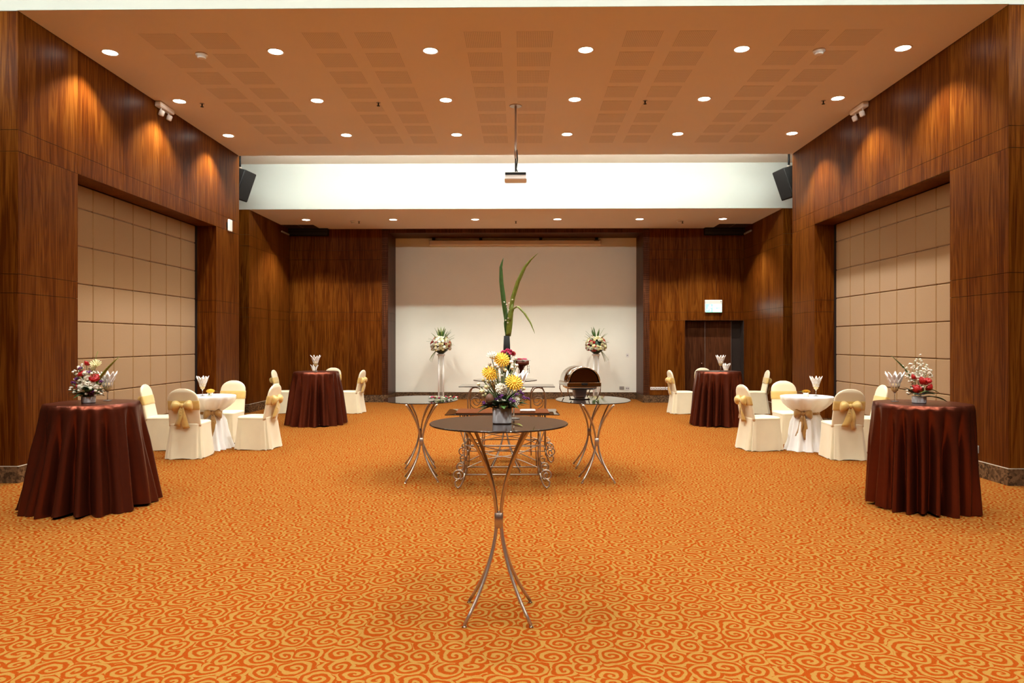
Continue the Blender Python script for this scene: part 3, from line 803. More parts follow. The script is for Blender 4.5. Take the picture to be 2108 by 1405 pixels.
def bar_glass(loc, label, rt=.405, h=1.115, rz=0):
    t = thing('glass_bar_table', label, 'table', loc, rz, 'smoked-glass tables on bowed steel legs')
    pedestal(t, 0, 0, h, .187, .180)
    MB().rings([sup(0, 0, z, .2, .2, 10, 24) for z in (h - .006, h)]).build('mounting_plate', STEEL, t)
    glass_top(t, rt, rt, h); return t
FT = at_z(1026.7, 1266, 0)
FT = (FT[0], 4.10, 0)
bar_glass(FT, 'round smoked-glass bar table nearest the camera, on one bundle of bowed steel legs')
BT = (-.20, 8.72, 0)
bar_glass(BT, 'round smoked-glass bar table between the scrolled consoles, under the tall vase', .398, 1.115)
def oval_glass(loc, label, h=.885, rz=0, s=1):
    t = thing('glass_buffet_table', label, 'table', loc, rz, 'smoked-glass tables on bowed steel legs')
    for sy in (-1, 1): pedestal(t, 0, sy * .445, h, .185, .175)
    for sy in (-1, 1): MB().rings([sup(0, sy * .40, z, .19, .12, 10, 24) for z in (h - .006, h)]).build('mounting_plate', STEEL, t)
    glass_top(t, .452, .60, h); return t
RT = (.872, 8.53, 0); LT = (-1.228, 8.53, 0)
oval_glass(RT, 'smoked-glass table on bowed legs carrying the chafing dish, right of centre', rz=0)
oval_glass(LT, 'smoked-glass table on bowed legs left of centre, garland on its rim', rz=.16)

# ------------------------------------------------------------------ flowers on the nearest glass table
zt = 1.1255
FZ = (FT[0] + .020, FT[1] - .03, zt)
t = thing('flower_arrangement', 'yellow and white flower arrangement in a white pot on the nearest glass table', 'flowers', FZ)
pot(t, .056, .090)
def fpix(px, py, dy=0.0): # position relative to the pot from the photograph, at the pot's distance
    p = at_y(px, py, FZ[1] + dy); return (p[0] - FZ[0], dy, p[2] - FZ[2])
ST = (0, 0, .07)
for px, py, dy, sz in ((1033, 740, 0, .047), (1009, 768, -.03, .046), (1058, 787, -.05, .050)):
    flower(t, 'gerbera', PET_Y, fpix(px, py, dy), sz, (.95, .1), .3, ST)
flower(t, 'daisy', PET_W, fpix(1013, 735, -.01), .034, (.35, -.15), 0, ST)
for px, py, dy, sz in ((1031, 802, -.03, .040), (1033, 833, -.045, .038), (1061, 829, -.04, .036)):
    flower(t, 'carnation', PET_W, fpix(px, py, dy), sz, (1.0, .1), px, ST)
for px, py, sz in ((992, 806, .018), (1001, 797, .017), (985, 791, .012), (995, 782, .013), (1008, 750, .014), (1020, 752, .013), (1031, 755, .014), (1043, 748, .016), (1052, 745, .013), (1016, 789, .017), (1005, 786, .014), (1062, 738, .012), (1078, 800, .014), (1054, 757, .014), (996, 814, .015), (1064, 752, .011), (1040, 762, .015)):
    flower(t, 'bud', PET_C if py > 760 else PET_W, fpix(px, py, random.uniform(-.05, .03)), sz, (random.uniform(-.4, .6), random.uniform(-.3, .3)), 0, ST)
for k in range(26):
    px, py = random.uniform(994, 1076), random.uniform(745, 815)
    flower(t, 'bud', random.choice([PET_W, PET_C]), fpix(px, py, random.uniform(-.02, .06)), random.uniform(.008, .014), (.5, 0), px, ST)
for px, py in ((996, 829), (1001, 834), (1022, 822), (1028, 818), (1052, 822), (1058, 826), (1074, 810), (1070, 806), (1086, 821), (1078, 818), (1033, 815), (1064, 812)):
    flower(t, 'tuft', PET_P, fpix(px, py, random.uniform(-.08, -.02)), .013, (random.random(), random.random()), px, ST)
for px, py in ((1043, 722), (1036, 725), (1047, 727)): flower(t, 'tuft', PET_M, fpix(px, py, .06), .014, (.3, 0), px, ST)
mb = MB(); mb.lathe([(.006, -.03), (.022, -.012), (.026, .008), (.016, .03), (.004, .038)], 14); mb.build('protea', PROTEA, t, fpix(1008, 823, -.06))
for k in range(24):
    a = 2 * PI * k / 24 + .1
    flower(t, 'leaf', LEAFD if k % 3 else GREEN, (.035 * math.cos(a), .035 * math.sin(a), .098), random.uniform(.085, .12), (0, random.uniform(-.7, -.1 if math.sin(a) < -.3 else .15)), a)
for k in range(18):
    a = random.random() * 6.28
    flower(t, 'leaf', GREEN if k % 2 else LEAFD, (.02 * math.cos(a), .02 * math.sin(a), .11), random.uniform(.07, .11), (0, -random.uniform(.5, 1.1)), a)
bl = MB().ribbon([(0, 0, 0), (.035, -.06, .004), (.06, -.13, .002)], [.012, .016, .004], [(1, .4, 0)] * 3, .001).build('fallen_blade', LEAFY, t, (.058, -.03, .002))
napkin((FT[0] + .085, FT[1] + .2, zt), 'napkin glass behind the flowers on the nearest glass table', .2, 1.0)

# near left bouquet
def bouquet_pixels(base, name, label):
    t = thing('flower_arrangement', label, 'flowers', base); return t, (lambda px, py, dy=0.0: tuple(a - b_ for a, b_ in zip(at_y(px, py, base[1] + dy), base)))
LB = at_z(182, 826, HT); LB = (LB[0], 6.72, HT + .001)
p = at_y(182, 826, 6.72); LB = (p[0], 6.72, HT + .001)
t, fp = bouquet_pixels(LB, '', 'red, white and purple flowers in a white pot on the near left brown table')
pot(t, .062, .062, False); ST = (0, 0, .05)
for px, py, sz in ((178, 748, .034), (169, 769, .046), (195, 779, .052), (159, 796, .026)): flower(t, 'rose', PET_R, fp(px, py, -.05), sz, (.8, .1), px, ST)
for px, py, sz in ((186, 796, .058), (166, 802, .054), (172, 789, .044), (180, 779, .034), (199, 797, .03), (176, 768, .028)): flower(t, 'carnation', PET_W, fp(px, py, -.07), sz, (.9, -.1), px, ST)
for px, py, sz in ((197, 752, .056), (191, 760, .03)): flower(t, 'daisy', PET_C, fp(px, py, 0), sz, (.6, .2), 0, ST)
for k in range(80):
    px, py = random.uniform(144, 214), random.uniform(750, 815)
    if abs(px - 180) * .9 + (812 - py) * .35 > 44: continue
    flower(t, 'bud', PET_W, fp(px, py, random.uniform(-.1, .08)), random.uniform(.010, .018), (.5, 0), px, ST)
for px, py in ((166, 758), (150, 788), (184, 766), (158, 780), (208, 786), (192, 806), (184, 808), (188, 812)): flower(t, 'tuft', PET_P, fp(px, py, -.06), .022, (.5, .2), px, ST)
for k in range(26):
    a = 2 * PI * k / 26; flower(t, 'leaf', LEAFD if k % 2 else GREEN, (.04 * math.cos(a), .04 * math.sin(a), .078), random.uniform(.10, .17), (0, random.uniform(-1.2, -.02)), a)
flower(t, 'blade', LEAFY, (.03, .0, .10), .46, (0, -.95), -.2); flower(t, 'blade', LEAFY, (.0, .03, .1), .40, (0, -1.52), .6)

p = at_y(1892, 823, 6.80); RB = (p[0], 6.80, HT + .001)
t, fp = bouquet_pixels(RB, '', 'red roses and white sprays in a pale pot on the near right brown table')
pot(t, .063, .066, False); ST = (0, 0, .05)
for px, py, sz in ((1899, 785, .052), (1887, 802, .055), (1914, 798, .047), (1880, 776, .032), (1910, 784, .036)): flower(t, 'rose', PET_R, fp(px, py, -.07), sz, (.9, .1), px, ST)
rnd = random.Random(21)
for tx, ty in ((1891, 733), (1874, 746), (1906, 746), (1912, 755), (1918, 764), (1868, 758), (1882, 742), (1898, 740), (1866, 770), (1903, 762), (1888, 756), (1860, 753)):
    sprig(t, PET_W, (0, 0, .08), fp(tx, ty, rnd.uniform(-.05, .06)), 12, .013, .02, rnd)
for k in range(10): flower(t, 'bud', PET_W, fp(rnd.uniform(1864, 1906), rnd.uniform(788, 812), -.08), .013, (.5, 0), k)
for k in range(24):
    a = 2 * PI * k / 24; flower(t, 'leaf', LEAFD if k % 3 else GREEN, (.04 * math.cos(a), .04 * math.sin(a), .082), rnd.uniform(.09, .14), (0, rnd.uniform(-1.0, .0)), a)
flower(t, 'leaf', LEAFY, (.05, -.05, .11), .13, (0, -.2), -2.6); flower(t, 'leaf', LEAFY, (.03, -.06, .14), .13, (0, .1), -.3)
flower(t, 'leaf', GREEN, (.06, 0, .06), .2, (0, -.02), -.1); flower(t, 'blade', GREEN, (-.04, .02, .2), .34, (0, -.95), PI + .1)

# ------------------------------------------------------------------ flower stands before the white panel
def flower_stand(px, seed, label):
    y = 18.75; x = at_y(px, 708, y)[0]; rnd = random.Random(seed)
    t = thing('flower_stand', label, 'flower stand', (x, y, 0), 0, 'pedestal bouquets before the white panel')
    MB().lathe([(.2, 0), (.2, .02), (.17, .03)], 28).build('base', WPLAST, t)
    for sx, sy in ((-.06, 0), (.06, 0)): MB().lathe([(.022, .025), (.022, 1.24)], 14, (sx, sy, 0)).build('white_post', WPLAST, t)
    for sx in (-.02, .0, .02): MB().lathe([(.005, .025), (.005, 1.24)], 8, (sx, .02, 0)).build('metal_rod', STEEL, t)
    MB().lathe([(.1, 1.22), (.11, 1.24), (.1, 1.27)], 24).build('top_plate', WPLAST, t)
    mb = MB(); mb.lathe([(.05, 1.26), (.18, 1.36), (.21, 1.5), (.15, 1.62), (.05, 1.68)], 16); mb.build('greenery_ball', LEAFD, t)
    for k in range(190):
        th = rnd.uniform(0, 2 * PI); ph = rnd.uniform(-.55, 1.2); r = .25
        pos = (r * math.cos(ph) * math.cos(th), r * math.cos(ph) * math.sin(th), 1.49 + .24 * math.sin(ph))
        if pos[1] > .12: continue
        m = rnd.choice([PET_W, PET_C, PET_W, PET_R, PET_C]); flower(t, rnd.choice(['rose', 'carnation']), m, pos, rnd.uniform(.036, .058), (PI / 2 - ph if False else .9, 0), th + PI / 2)
    for k in range(60):
        th = rnd.uniform(0, 2 * PI); ph = rnd.uniform(-.5, 1.5)
        up = max(0, math.sin(ph)); flower(t, 'blade', GREEN if k % 3 else LEAFY, (.12 * math.cos(th) * math.cos(ph), .12 * math.sin(th) * math.cos(ph), 1.5 + .12 * math.sin(ph)), rnd.uniform(.16, .24) + .16 * up, (0, -ph), th)
    for k in range(4): flower(t, 'blade', LEAFY, ((-.1 if px < 1000 else .1), -.05, 1.38), .36, (0, .75 + .1 * k), (PI if px < 1000 else 0) + .25 * (k - 1.5))
flower_stand(908, 3, 'tall white flower stand left of the vase, before the white panel')
flower_stand(1227, 9, 'tall white flower stand behind the chafing dish, before the white panel')

# ------------------------------------------------------------------ scrolled iron buffet stand
def spiral(cx, cz, r0, r1, a0, turns, n=26):
    return [(cx + (r0 + (r1 - r0) * i / n) * math.cos(a0 + turns * 2 * PI * i / n), cz + (r0 + (r1 - r0) * i / n) * math.sin(a0 + turns * 2 * PI * i / n)) for i in range(n + 1)]
def console(loc, label, hw, dep, zg, hoop, gw, gd, rz):
    t = thing('scroll_console', label, 'console table', loc, rz, 'scrolled iron consoles with glass tops')
    for y in (0.0, dep):
        for sx in (-1, 1):
            if hoop:
                c, hr = sx * (hw - .095), .095
                pts = [(c - hr, y, .10), (c - hr * 1.02, y, zg - .30), (c - hr * 1.06, y, zg - .16), (c - hr * .92, y, zg - .075), (c - hr * .55, y, zg - .02), (c, y, zg - .006), (c + hr * .55, y, zg - .02), (c + hr * .92, y, zg - .075), (c + hr * 1.06, y, zg - .16), (c + hr * 1.02, y, zg - .30), (c + hr, y, .10)]
                MB().tube(pts, .0075, 8).build('hoop_leg', IRON, t)
                sp = spiral(c - sx * .01, zg - .20, .085, .03, -PI / 2, 1.25 * sx); MB().tube([(x, y, z) for x, z in sp], .0055, 8).build('scroll', IRON, t)
            else:
                MB().tube([(sx * hw, y, .10), (sx * hw, y, zg)], .0075, 8).build('upright', IRON, t)
                MB().tube([(sx * (hw - .02), y, .15), (sx * (hw - .03), y, zg * .5), (sx * (hw + .045), y, zg * .78), (sx * (hw + .05), y, zg - .004)], .006, 8).build('upright', IRON, t)
                sp = spiral(sx * (hw - .075), zg - .075, .06, .015, PI / 2, 1.3 * s_(sx)); MB().tube([(x, y, z) for x, z in sp], .005, 8).build('scroll', IRON, t)
            ft = [(sx * hw, .17), (sx * (hw + .012), .10), (sx * (hw + .04), .035), (sx * (hw + .072), .0095), (sx * (hw + .100), .03), (sx * (hw + .105), .075), (sx * (hw + .08), .10)]
            MB().tube([(x, y, z) for x, z in ft], .0085, 8).build('scroll_foot', IRON, t)
            sp = spiral(sx * (hw + .072), .145, .066, .02, (PI if sx > 0 else 0), 1.35 * (-sx)); MB().tube([(x, y, z) for x, z in sp], .0075, 8).build('scroll', IRON, t)
            sp = spiral(sx * (hw + .052), .238, .046, .012, PI / 2, 1.2 * sx); MB().tube([(x, y, z) for x, z in sp], .006, 8).build('scroll', IRON, t)
        for z in (.155, .47): MB().tube([(-hw, y, z), (hw, y, z)], .0065, 8).build('cross_bar', IRON, t)
        for s in (-1, 1):
            pts = [(s * (-hw + 2 * hw * q), y, .22 + .26 * (.5 - .5 * math.cos(PI * q)) + .05 * math.sin(2 * PI * q)) for q in [i / 24 for i in range(25)]]
            MB().tube(pts, .0055, 8).build('s_curve', IRON, t)
    for sx in (-1, 1):
        for z in (.155, .47, zg - .008): MB().tube([(sx * (hw - (.095 if hoop and z > .5 else 0)), 0, z), (sx * (hw - (.095 if hoop and z > .5 else 0)), dep, z)], .0065, 8).build('side_bar', IRON, t)
    MB().bbox(-gw / 2, gw / 2, -gd[0], dep + gd[1], zg, zg + .010, .003).build('glass_top', GLASS, t)
    return t
def s_(x): return 1 if x > 0 else -1
BS, zg = (-.205, 7.60, 0), .805
console(BS, 'lower scrolled iron console with a smoked-glass top, behind the nearest table', .41, .46, zg, False, 1.24, (.08, .08), .02)
console((-.19, 9.22, 0), 'taller scrolled iron console with hoop legs and glass top, behind the vase table', .51, .42, 1.0, True, 1.265, (.06, .06), .0)
WB = tag(MB().bbox(-.51, .51, -.17, .30, 0, .012, .003).build('serving_board', plain('brown_lacquer', (0.12, 0.032, 0.008), .7, spec=.05), None, (BS[0] + .0, BS[1] + .16, zg + .0105), .02), 'flat brown serving board on the glass of the lower scrolled console', 'board')
q = at_z(1086, 842, zg + .03)
nr = MB(); nr.rings([[(x, math.cos(a) * r * 1.5, .017 + math.sin(a) * r) for a in [2 * PI * k / 14 for k in range(14)]] for x, r in ((-.085, .008), (-.08, .014), (0, .0165), (.075, .015), (.085, .009))])
tag(nr.build('rolled_napkin', NAPK, None, (q[0], BS[1] + .06, zg + .0235), .05), 'white rolled napkin lying on the brown serving board', 'napkin')

# tall vase with long leaves on the rear glass table
VZ = (BT[0] + .02, BT[1] - .02, 1.1255)
t = thing('tall_vase', 'tall black vase with long striped leaves, in front of the white panel', 'vase', VZ)
R = [sup(0, 0, z, k, k, 5, 24) for z, k in ((0, .055), (.02, .058), (.33, .045), (.545, .036), (.545, .028), (.5, .027))]
MB().rings(R, True, True).build('vase_body', BLACK, t)
MB().rings([sup(0, 0, z, k, k, 5, 24) for z, k in ((.30, .0480), (.32, .0475))], False, False).build('band', STEEL, t)
def vpix(px, py, dy=0): p = at_y(px, py, VZ[1] + dy); return (p[0] - VZ[0], dy, p[2] - VZ[2])
def long_leaf(pix, wid, m, dy=0):
    pts = [vpix(a, b_, dy) for a, b_ in pix]
    P = []
    for i in range(len(pts) - 1):       # densify
        for k in range(4): P.append(tuple(pts[i][j] + (pts[i + 1][j] - pts[i][j]) * k / 4 for j in range(3)))
    P.append(pts[-1]); n_ = len(P)
    ws = [wid * (math.sin(PI * min(1, .22 + .78 * i / (n_ - 1))) ** .7 if i < n_ - 1 else .03) + .001 for i in range(n_)]
    MB().ribbon(P, ws, [(1, .35, 0)] * n_, .0015).build('long_leaf', m, t)
long_leaf([(1044, 692), (1042, 655), (1037, 620), (1032, 580), (1031, 550), (1036, 530)], .060, GREEN)
long_leaf([(1047, 692), (1049, 650), (1056, 612), (1066, 580), (1080, 550), (1092, 535), (1108, 520)], .055, LEAFY, .01)
long_leaf([(1047, 692), (1050, 655), (1055, 625)], .075, LEAFY, -.02)
long_leaf([(1050, 660), (1056, 636), (1066, 630), (1080, 645), (1092, 664), (1101, 686)], .034, LEAFY, -.03)
long_leaf([(1044, 692), (1041, 665), (1043, 640)], .05, GREEN, -.01)
for px, py in ((1038, 622), (1043, 627), (1048, 624), (1055, 617), (1046, 655), (1044, 632), (1041, 659), (1047, 638), (1045, 664)):
    flower(t, 'bud', PET_W, vpix(px, py, -.035), .013, (.5, 0), px)
for px, py, m in ((1045, 722, PET_M), (1036, 726, PET_M), (1056, 728, PET_R), (1050, 724, PET_M)):
    flower(t, 'carnation', m, vpix(px, py, -.08), .036, (.9, 0), px, (0, -.06, .1))
for k in range(8): flower(t, 'leaf', GREEN, (.03 * math.cos(k), -.06 + .03 * math.sin(k), .30), .07, (0, -.3), k * .8)
# carved offering tray beside it
OT = (BT[0] + .20, BT[1] - .04, 1.1255)
t = thing('offering_tray', 'dark red-brown pedestal tray with beaded edge beside the tall vase', 'tray', OT)
LACQ = plain('red_brown_lacquer', (0.12, 0.025, 0.012), .3)
MB().lathe([(.055, 0), (.055, .01), (.022, .05), (.02, .12), (.05, .17), (.095, .19), (.098, .235), (.09, .235), (.085, .2), (.02, .195)], 28).build('tray_body', LACQ, t)
MB().lathe([(.099, .238), (.101, .246), (.088, .246)], 28).build('pale_rim', WPLAST, t)
for k in range(10):
    a = 2 * PI * k / 10
    mb = MB()
    for j in range(5): mb.lathe([(.001, -.008), (.007, 0), (.001, .008)], 8, (.099 * math.cos(a), .099 * math.sin(a), .17 - j * .02))
    mb.build('bead_string', CHROME, t)
for k in range(7):
    a = k * .9; flower(t, 'rose', PET_R if k % 2 else PET_M, (.05 * math.cos(a), .05 * math.sin(a), .25), .025, (.4, 0), a)
for k in range(6): flower(t, 'leaf', GREEN, (.04 * math.cos(k), .04 * math.sin(k), .245), .08, (0, -.1), k)

# garland on the left glass table
gx = at_z(911, 824, .896)
t = thing('garland', 'small garland of leaves and flowers on the rim of the left glass table', 'garland', (gx[0], gx[1] + .12, .905))
rnd = random.Random(31)
for k in range(34):
    a = 2 * PI * k / 34; x, y = .165 * math.cos(a), .10 * math.sin(a)
    flower(t, 'leaf', GREEN if k % 2 else LEAFD, (x, y, .010), rnd.uniform(.05, .075), (0, rnd.uniform(-.3, 0)), rnd.random() * 6)
    if k % 2 == 0: flower(t, 'rose' if k % 4 else 'bud', rnd.choice([PET_R, PET_C, PET_M, PET_W]), (x, y, .020), .015, (.3, 0), k)

# ------------------------------------------------------------------ chafing dish
CH = (RT[0] - .155, RT[1] + .08, .8955)
t = thing('chafing_dish', 'chrome roll-top chafing dish on the right glass table', 'chafing dish', CH, .13)
w2, l2, z0 = .195, .26, .17
R = []
for y in (-l2, -l2 + .012, l2 - .012, l2):
    g = 0 if abs(y) < l2 - .001 else .012
    R.append([(math.cos(a) * (w2 - g), y, z0 + .052 + math.sin(a) * (w2 - g) * .93) for a in [PI * k / 24 for k in range(25)]] + [(-(w2 - g), y, z0 + .045), (w2 - g, y, z0 + .045)])
lid = MB().rings(R, False, True).build('roll_top_lid', CHROME, t)
ep = MB(); ep.add([(math.cos(PI * k / 24) * (w2 - .03), -l2 - .001, z0 + .055 + math.sin(PI * k / 24) * (w2 - .03) * .93) for k in range(25)], [tuple(range(25))]); ep.build('end_plate', plain('tinted_chrome', (.32, .22, .17), .12, 1.0), lid)
MB().tube([(math.cos(PI * k / 24) * (w2 - .008), -l2 - .003, z0 + .052 + math.sin(PI * k / 24) * (w2 - .008) * .93) for k in range(25)], .009, 10).build('lid_rim', CHROME, lid)
MB().bbox(-w2 - .012, w2 + .012, -l2 - .012, l2 + .012, z0 - .005, z0 + .045, .006).build('frame_band', CHROME, t)
MB().rings([sup(0, 0, z, a, b_, 7, 32) for z, a, b_ in ((z0 - .045, .15, .21), (z0 - .03, .175, .235), (z0 - .004, .185, .25))]).build('water_pan', CHROME, t)
MB().bbox(-.035, .035, -l2 - .035, -l2 - .012, z0 + .012, z0 + .042, .004).build('handle', BLACK, t)
for sx in (-1, 1):
    for sy in (-1, 1):
        pts = [(sx * (w2 + .004), sy * (l2 + .004), z0 + .02), (sx * (w2 + .002), sy * (l2 - .0), z0 - .06), (sx * (w2 - .03), sy * (l2 - .02), .03), (sx * (w2 - .045), sy * (l2 - .02), .0065)]
        MB().tube(pts, .0065, 8).build('leg', CHROME, t)
MB().rings([sup(0, 0, z, a, a, 6, 24) for z, a in ((0.012, .06), (.03, .07), (z0 - .044, .085))]).build('heater_box', plain('dull_steel', (.5, .47, .47), .35, .8), t)
MB().lathe([(.12, 0.0), (.13, .006), (.13, .010)], 28).build('heater_tray', CHROME, t)

# ------------------------------------------------------------------ things on walls and ceilings
# projector on its pole
PX, PY, PZ = .0, 11.12, 0
q = at_y(1061.5, 375, 11.12); PX = q[0]
t = thing('projector', 'ceiling projector hanging on a long steel pole', 'projector', (PX, PY, ZC - .0))
MB().lathe([(.09, -.012), (.1, -.008), (.1, 0)], 24).build('ceiling_plate', STEEL, t)
MB().lathe([(.021, -.84), (.021, -.60), (.016, -.59), (.016, -.012)], 14).build('pole', STEEL, t)
MB().tube([(0.02, 0, -.70), (.03, .01, -.85), (.01, .02, -1.0), (.04, 0, -1.08)], .009, 8).build('cable', BLACK, t)
MB().tube([(0, 0, -.84), (0, 0, -1.08)], .012, 8).build('drop_rod', BLACK, t)
MB().bbox(-.05, .05, -.05, .05, -1.085, -1.06, .004).build('bracket', GREYPL, t)
MB().bbox(-.175, .175, -.14, .14, -1.20, -1.085, .012).build('projector_body', WPLAST, t)
MB().bbox(-.165, .165, -.143, -.138, -1.13, -1.09, .002).build('rear_connectors', BLACK, t)
# rolled-up projection screen
q0, q1 = at_y(884, 497, YP - .12), at_y(1237, 497, YP - .12)
t = thing('projection_screen', 'long pale rolled-up projection screen case above the white panel', 'projection screen', ((q0[0] + q1[0]) / 2, YP - .12, 0))
hl = (q1[0] - q0[0]) / 2
MB().bbox(-hl, hl, -.07, .07, 4.26, 4.40, .02).build('screen_case', WHITE, t)
for x in (-hl * .95, -hl * .4, hl * .3, hl * .95): MB().box(x - .04, x + .04, -.03, .03, 4.40, 4.478).build('bracket', BLACK, t)
for k in range(4): MB().box(hl - .19 + k * .036, hl - .162 + k * .036, -.072, -.0695, 4.365, 4.382).build('badge', BLACK, t)
# loudspeakers
def speaker(x, s, label):
    t = thing('loudspeaker', label, 'loudspeaker', (x, 14.62, 4.90), s * -.5, 'hanging loudspeakers')
    mb = MB(); mb.bbox(-.19, .19, -.14, .17, -.31, .31, .015)
    M = Matrix.Rotation(.30 * s, 4, 'Y') @ Matrix.Rotation(-.15, 4, 'X')
    bo = mb.xf(M).build('cabinet', BLACK, t)
    MB().bbox(-.18, .18, -.15, -.138, -.30, .30, .004).xf(M).build('grille', GRILLE, bo)
    MB().box(-.012, .012, -.153, -.1495, -.02, .012).xf(M).build('badge', STEEL, bo)
    MB().tube([(0, 0, .33), (0, 0, ZU - 4.90)], .022, 10).build('hanging_pole', BLACK, t)
    MB().bbox(-.03, .03, -.03, .03, .28, .36, .005).build('clamp', STEEL, t)
speaker(at_y(494, 380, 14.62)[0] + .0, 1, 'black loudspeaker hanging beside the left wall end')
speaker(at_y(1624, 375, 14.62)[0] + .0, -1, 'black loudspeaker hanging beside the right wall end')
# twin-head emergency lights on the side walls
def emergency(s, X, px, label):
    v = ray(px, 213); tt = X / v[0]; y = v[1] * tt
    t = thing('emergency_light', label, 'emergency light', (X, y, ZC - .003), 0, 'twin-head emergency lights')
    MB().bbox(0 if s > 0 else -.10, .10 if s > 0 else 0, -.22, .22, -.085, -.005, .012).build('housing', WPLAST, t)
    for dy in (-.12, .12):
        MB().tube([(s * .05, dy, -.085), (s * .05, dy, -.12)], .012, 8).build('swivel', WPLAST, t)
        mb = MB(); mb.lathe([(.03, -.045), (.042, -.035), (.042, .03), (.03, .042)], 16)
        h = mb.xf(Matrix.Translation((s * .06, dy, -.16)) @ Matrix.Rotation(s * .35, 4, 'Y')).build('lamp_head', WPLAST, t)
emergency(1, XL, 333, 'white twin-head emergency light at the top of the left wall')
emergency(-1, XR, 1775, 'white twin-head emergency light at the top of the right wall')
# white box on the left wall end
v = ray(470, 464); tt = XL / v[0]; yb, zb = v[1] * tt, EYE + v[2] * tt
t = thing('wireless_box', 'small white wireless box with antennas on the left wall end', 'wireless box', (XL, yb, zb))
MB().bbox(.012, .055, -.07, .07, -.115, .115, .01).build('case', WPLAST, t)
MB().box(0, .013, -.09, .09, -.05, .05).build('wall_plate', BLACK, t)
for z in (-.12, .12): MB().tube([(.03, 0, z * .9), (.03, .05, z * 1.02), (.04, .19, z * 1.03)], .006, 6).build('antenna', BLACK, t)
# exit sign
q = at_y(1468.5, 630, YB - .03)
t = thing('exit_sign', 'lit green and white exit sign on the rear wall above the dark door', 'exit sign', (q[0], YB, q[2]))
MB().bbox(-.225, .225, -.06, 0, -.165, .165, .008).build('housing', WPLAST, t)
SG = emis('sign_green', (.12, .75, .45), 2.2); SW = emis('sign_white', (.92, 1.0, .97), 5.0)
fc = MB().box(-.205, .205, -.064, -.059, -.155, .055).build('lit_face', SG, t)
run = MB(); yy = -.0665
def pl(x0, x1, z0, z1): run.box(x0, x1, yy, -.0635, z0, z1)
run.lathe([(.0, -.001), (.022, -.001), (.022, .001), (0, .001)], 12); run.v = [(x - .10, yy + .001 + z, y + .022) for x, y, z in run.v]
for pts, wd in (([(-.095, -.002), (-.11, -.06)], .03), ([(-.11, -.06), (-.08, -.09), (-.09, -.135)], .016), ([(-.115, -.06), (-.145, -.09), (-.175, -.085)], .016), ([(-.095, -.012), (-.065, -.03), (-.045, -.015)], .012), ([(-.1, -.012), (-.135, -.015), (-.145, -.045)], .012)):
    run.ribbon([(a, yy + .001, b_) for a, b_ in pts], wd, [(-(pts[min(i + 1, len(pts) - 1)][1] - pts[max(i - 1, 0)][1]), 0, pts[min(i + 1, len(pts) - 1)][0] - pts[max(i - 1, 0)][0]) for i in range(len(pts))], .003)
run.build('running_figure', SW, t)
MB().box(-.02, .195, -.067, -.0635, -.145, .045).build('white_field', SW, t)
tri = MB(); tri.add([(.04, -.0675, -.05), (.10, -.0675, -.005), (.10, -.0675, -.095)], [(0, 1, 2)]); tri.add([(.10, -.0675, -.035), (.165, -.0675, -.035), (.165, -.0675, -.065), (.10, -.0675, -.065)], [(0, 3, 2, 1)]); tri.build('arrow', SG, t)
MB().lathe([(0.001, 0), (.014, 0), (.014, .004)], 12).xf(Matrix.Translation((.19, -.06, .12)) @ Matrix.Rotation(PI / 2, 4, 'X')).build('test_button', GREYPL, t)
# small wall fittings
def plate(px, py, y, w_, h_, label, kind='outlet_plate', m=WPLAST, slots=2):
    q = at_y(px, py, y)
    t = thing(kind, label, 'wall fitting', (q[0], y, q[2]))
    MB().bbox(-w_ / 2, w_ / 2, -.010, 0, -h_ / 2, h_ / 2, .003).build('cover_plate', m, t)
    for k in range(slots):
        x = (k - (slots - 1) / 2) * w_ / (slots + .3); MB().box(x - .018, x + .018, -.012, -.0095, -.014, .014).build('socket_face', GREYPL, t)
for i, px in enumerate((1343.5, 1354, 1364.5, 1375.5)):
    plate(px, 799, YB, .125, .075, ['first', 'second', 'third', 'fourth'][i] + ' white outlet plate from the panel frame, low on the rear wood wall')
plate(1280, 798, YP, .13, .085, 'single white outlet plate low on the white panel', m=GREYPL)
plate(1291.5, 799, YP, .11, .10, 'four-hole socket plate low on the white panel by its right edge', slots=2)
plate(1291.5, 731, YP, .075, .10, 'small switch at hand height on the white panel near its right edge', 'wall_switch', slots=1)
v = ray(2008, 923); tt = XR / v[0]
t = thing('outlet_plate', 'grey outlet plate low on the right wall behind the rose table', 'wall fitting', (XR, v[1] * tt, EYE + v[2] * tt), -PI / 2)
MB().bbox(-.07, .07, -.012, 0, -.045, .045, .004).build('cover_plate', GREYPL, t); MB().box(-.045, .045, -.014, -.0115, -.025, .025).build('socket_face', WPLAST, t)
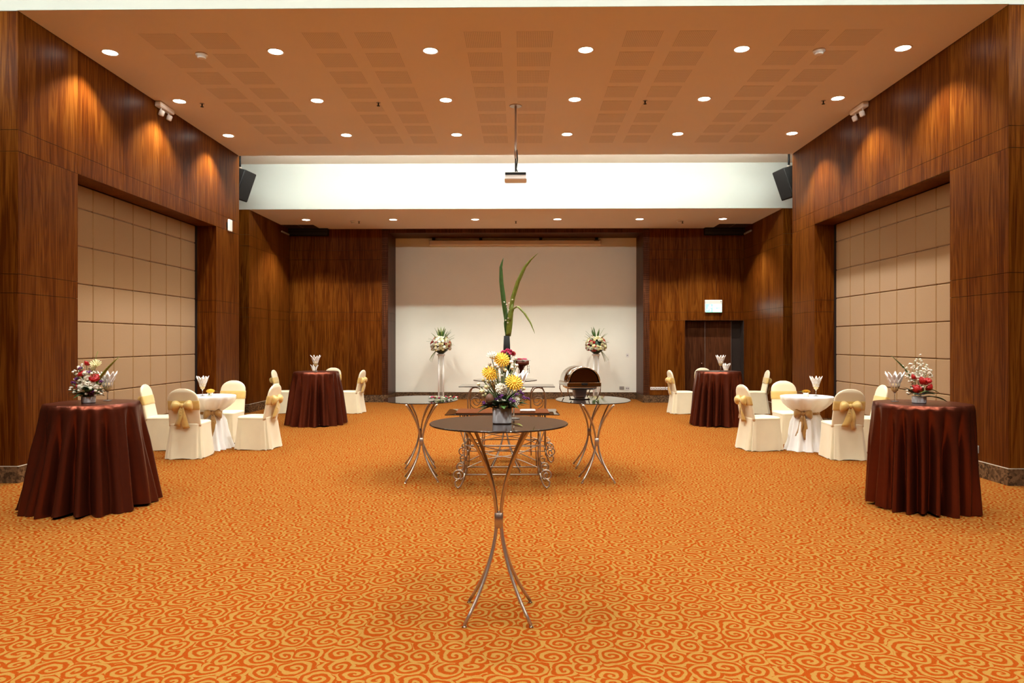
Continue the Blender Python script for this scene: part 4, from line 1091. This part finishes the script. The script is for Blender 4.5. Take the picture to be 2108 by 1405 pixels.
# smoke detectors and sprinklers
def detector(px, py, z, label):
    q = at_z(px, py, z)
    t = thing('smoke_detector', label, 'smoke detector', (q[0], q[1], z), 0, 'smoke detectors')
    MB().lathe([(.04, -.06), (.055, -.05), (.055, -.03), (.075, -.022), (.075, -.001)], 20).build('detector_body', WPLAST, t)
    MB().lathe([(.056, -.044), (.057, -.038)], 20, cap0=False, cap1=False).build('vent_ring', GREYPL, t)
detector(415, 111, ZC, 'white smoke detector on the left of the main ceiling'); detector(1686, 103, ZC, 'white smoke detector on the right of the main ceiling')
detector(727, 455, ZS, 'smoke detector on the left of the low rear ceiling'); detector(1398, 453, ZS, 'smoke detector on the right of the low rear ceiling')
def sprinkler(px, py, z, label):
    q = at_z(px, py, z)
    t = thing('sprinkler', label, 'sprinkler', (q[0], q[1], z), 0, 'ceiling sprinklers')
    MB().lathe([(.035, -.004), (.035, -.0005)], 16).build('rose_plate', GREYPL, t)
    MB().lathe([(.01, -.05), (.01, -.004)], 10).build('nozzle', BLACK, t); MB().lathe([(.026, -.054), (.026, -.05)], 12).build('deflector', BLACK, t)
for px, py, z, l in ((416, 213, ZC, 'leftmost small dark sprinkler in the main ceiling'), (779, 211, ZC, 'second dark sprinkler from the left in the main ceiling'), (1328, 207, ZC, 'third dark sprinkler from the left in the main ceiling'), (1695, 207, ZC, 'rightmost small dark sprinkler in the main ceiling'),
                     (739, 455, ZS, 'small sprinkler left in the low rear ceiling'), (1062, 455, ZS, 'small sprinkler in the middle of the low rear ceiling'), (1405, 455, ZS, 'small sprinkler right in the low rear ceiling')):
    sprinkler(px, py, z, l)
# dark vents in the rear ceiling corners
DKV = plain('dark_vent', (.03, .012, .006), .6)
for s, xa, label in ((1, AXL, 'dark ceiling hatch and vent in the rear left corner'), (-1, AXR, 'dark ceiling hatch and vent in the rear right corner')):
    t = thing('ceiling_vent', label, 'ceiling vent', (xa + s * .015, YB, ZS), 0, 'dark vents in the rear ceiling corners')
    for k in (0, 1):
        x0, x1 = sorted((s * (k * .415), s * (k * .415 + .40)))
        MB().box(x0, x1, -.68, -.13, -.006, -.001).build('hatch_panel', DKV, t)
    x0, x1 = sorted((0, s * 1.03)); MB().box(x0, x1, -.13, -.002, -.19, -.001).build('vent_box', BLACK, t)
    MB().box(x0, x1, -.138, -.131, -.17, -.10).build('louvre', GRILLE, t); MB().box(x0, x1, -.138, -.131, -.085, -.03).build('louvre', GRILLE, t)
    x0, x1 = sorted((0, s * .03)); MB().box(x0, x1, -.7, -.14, -.19, -.15).build('side_rail', GREYPL, t)
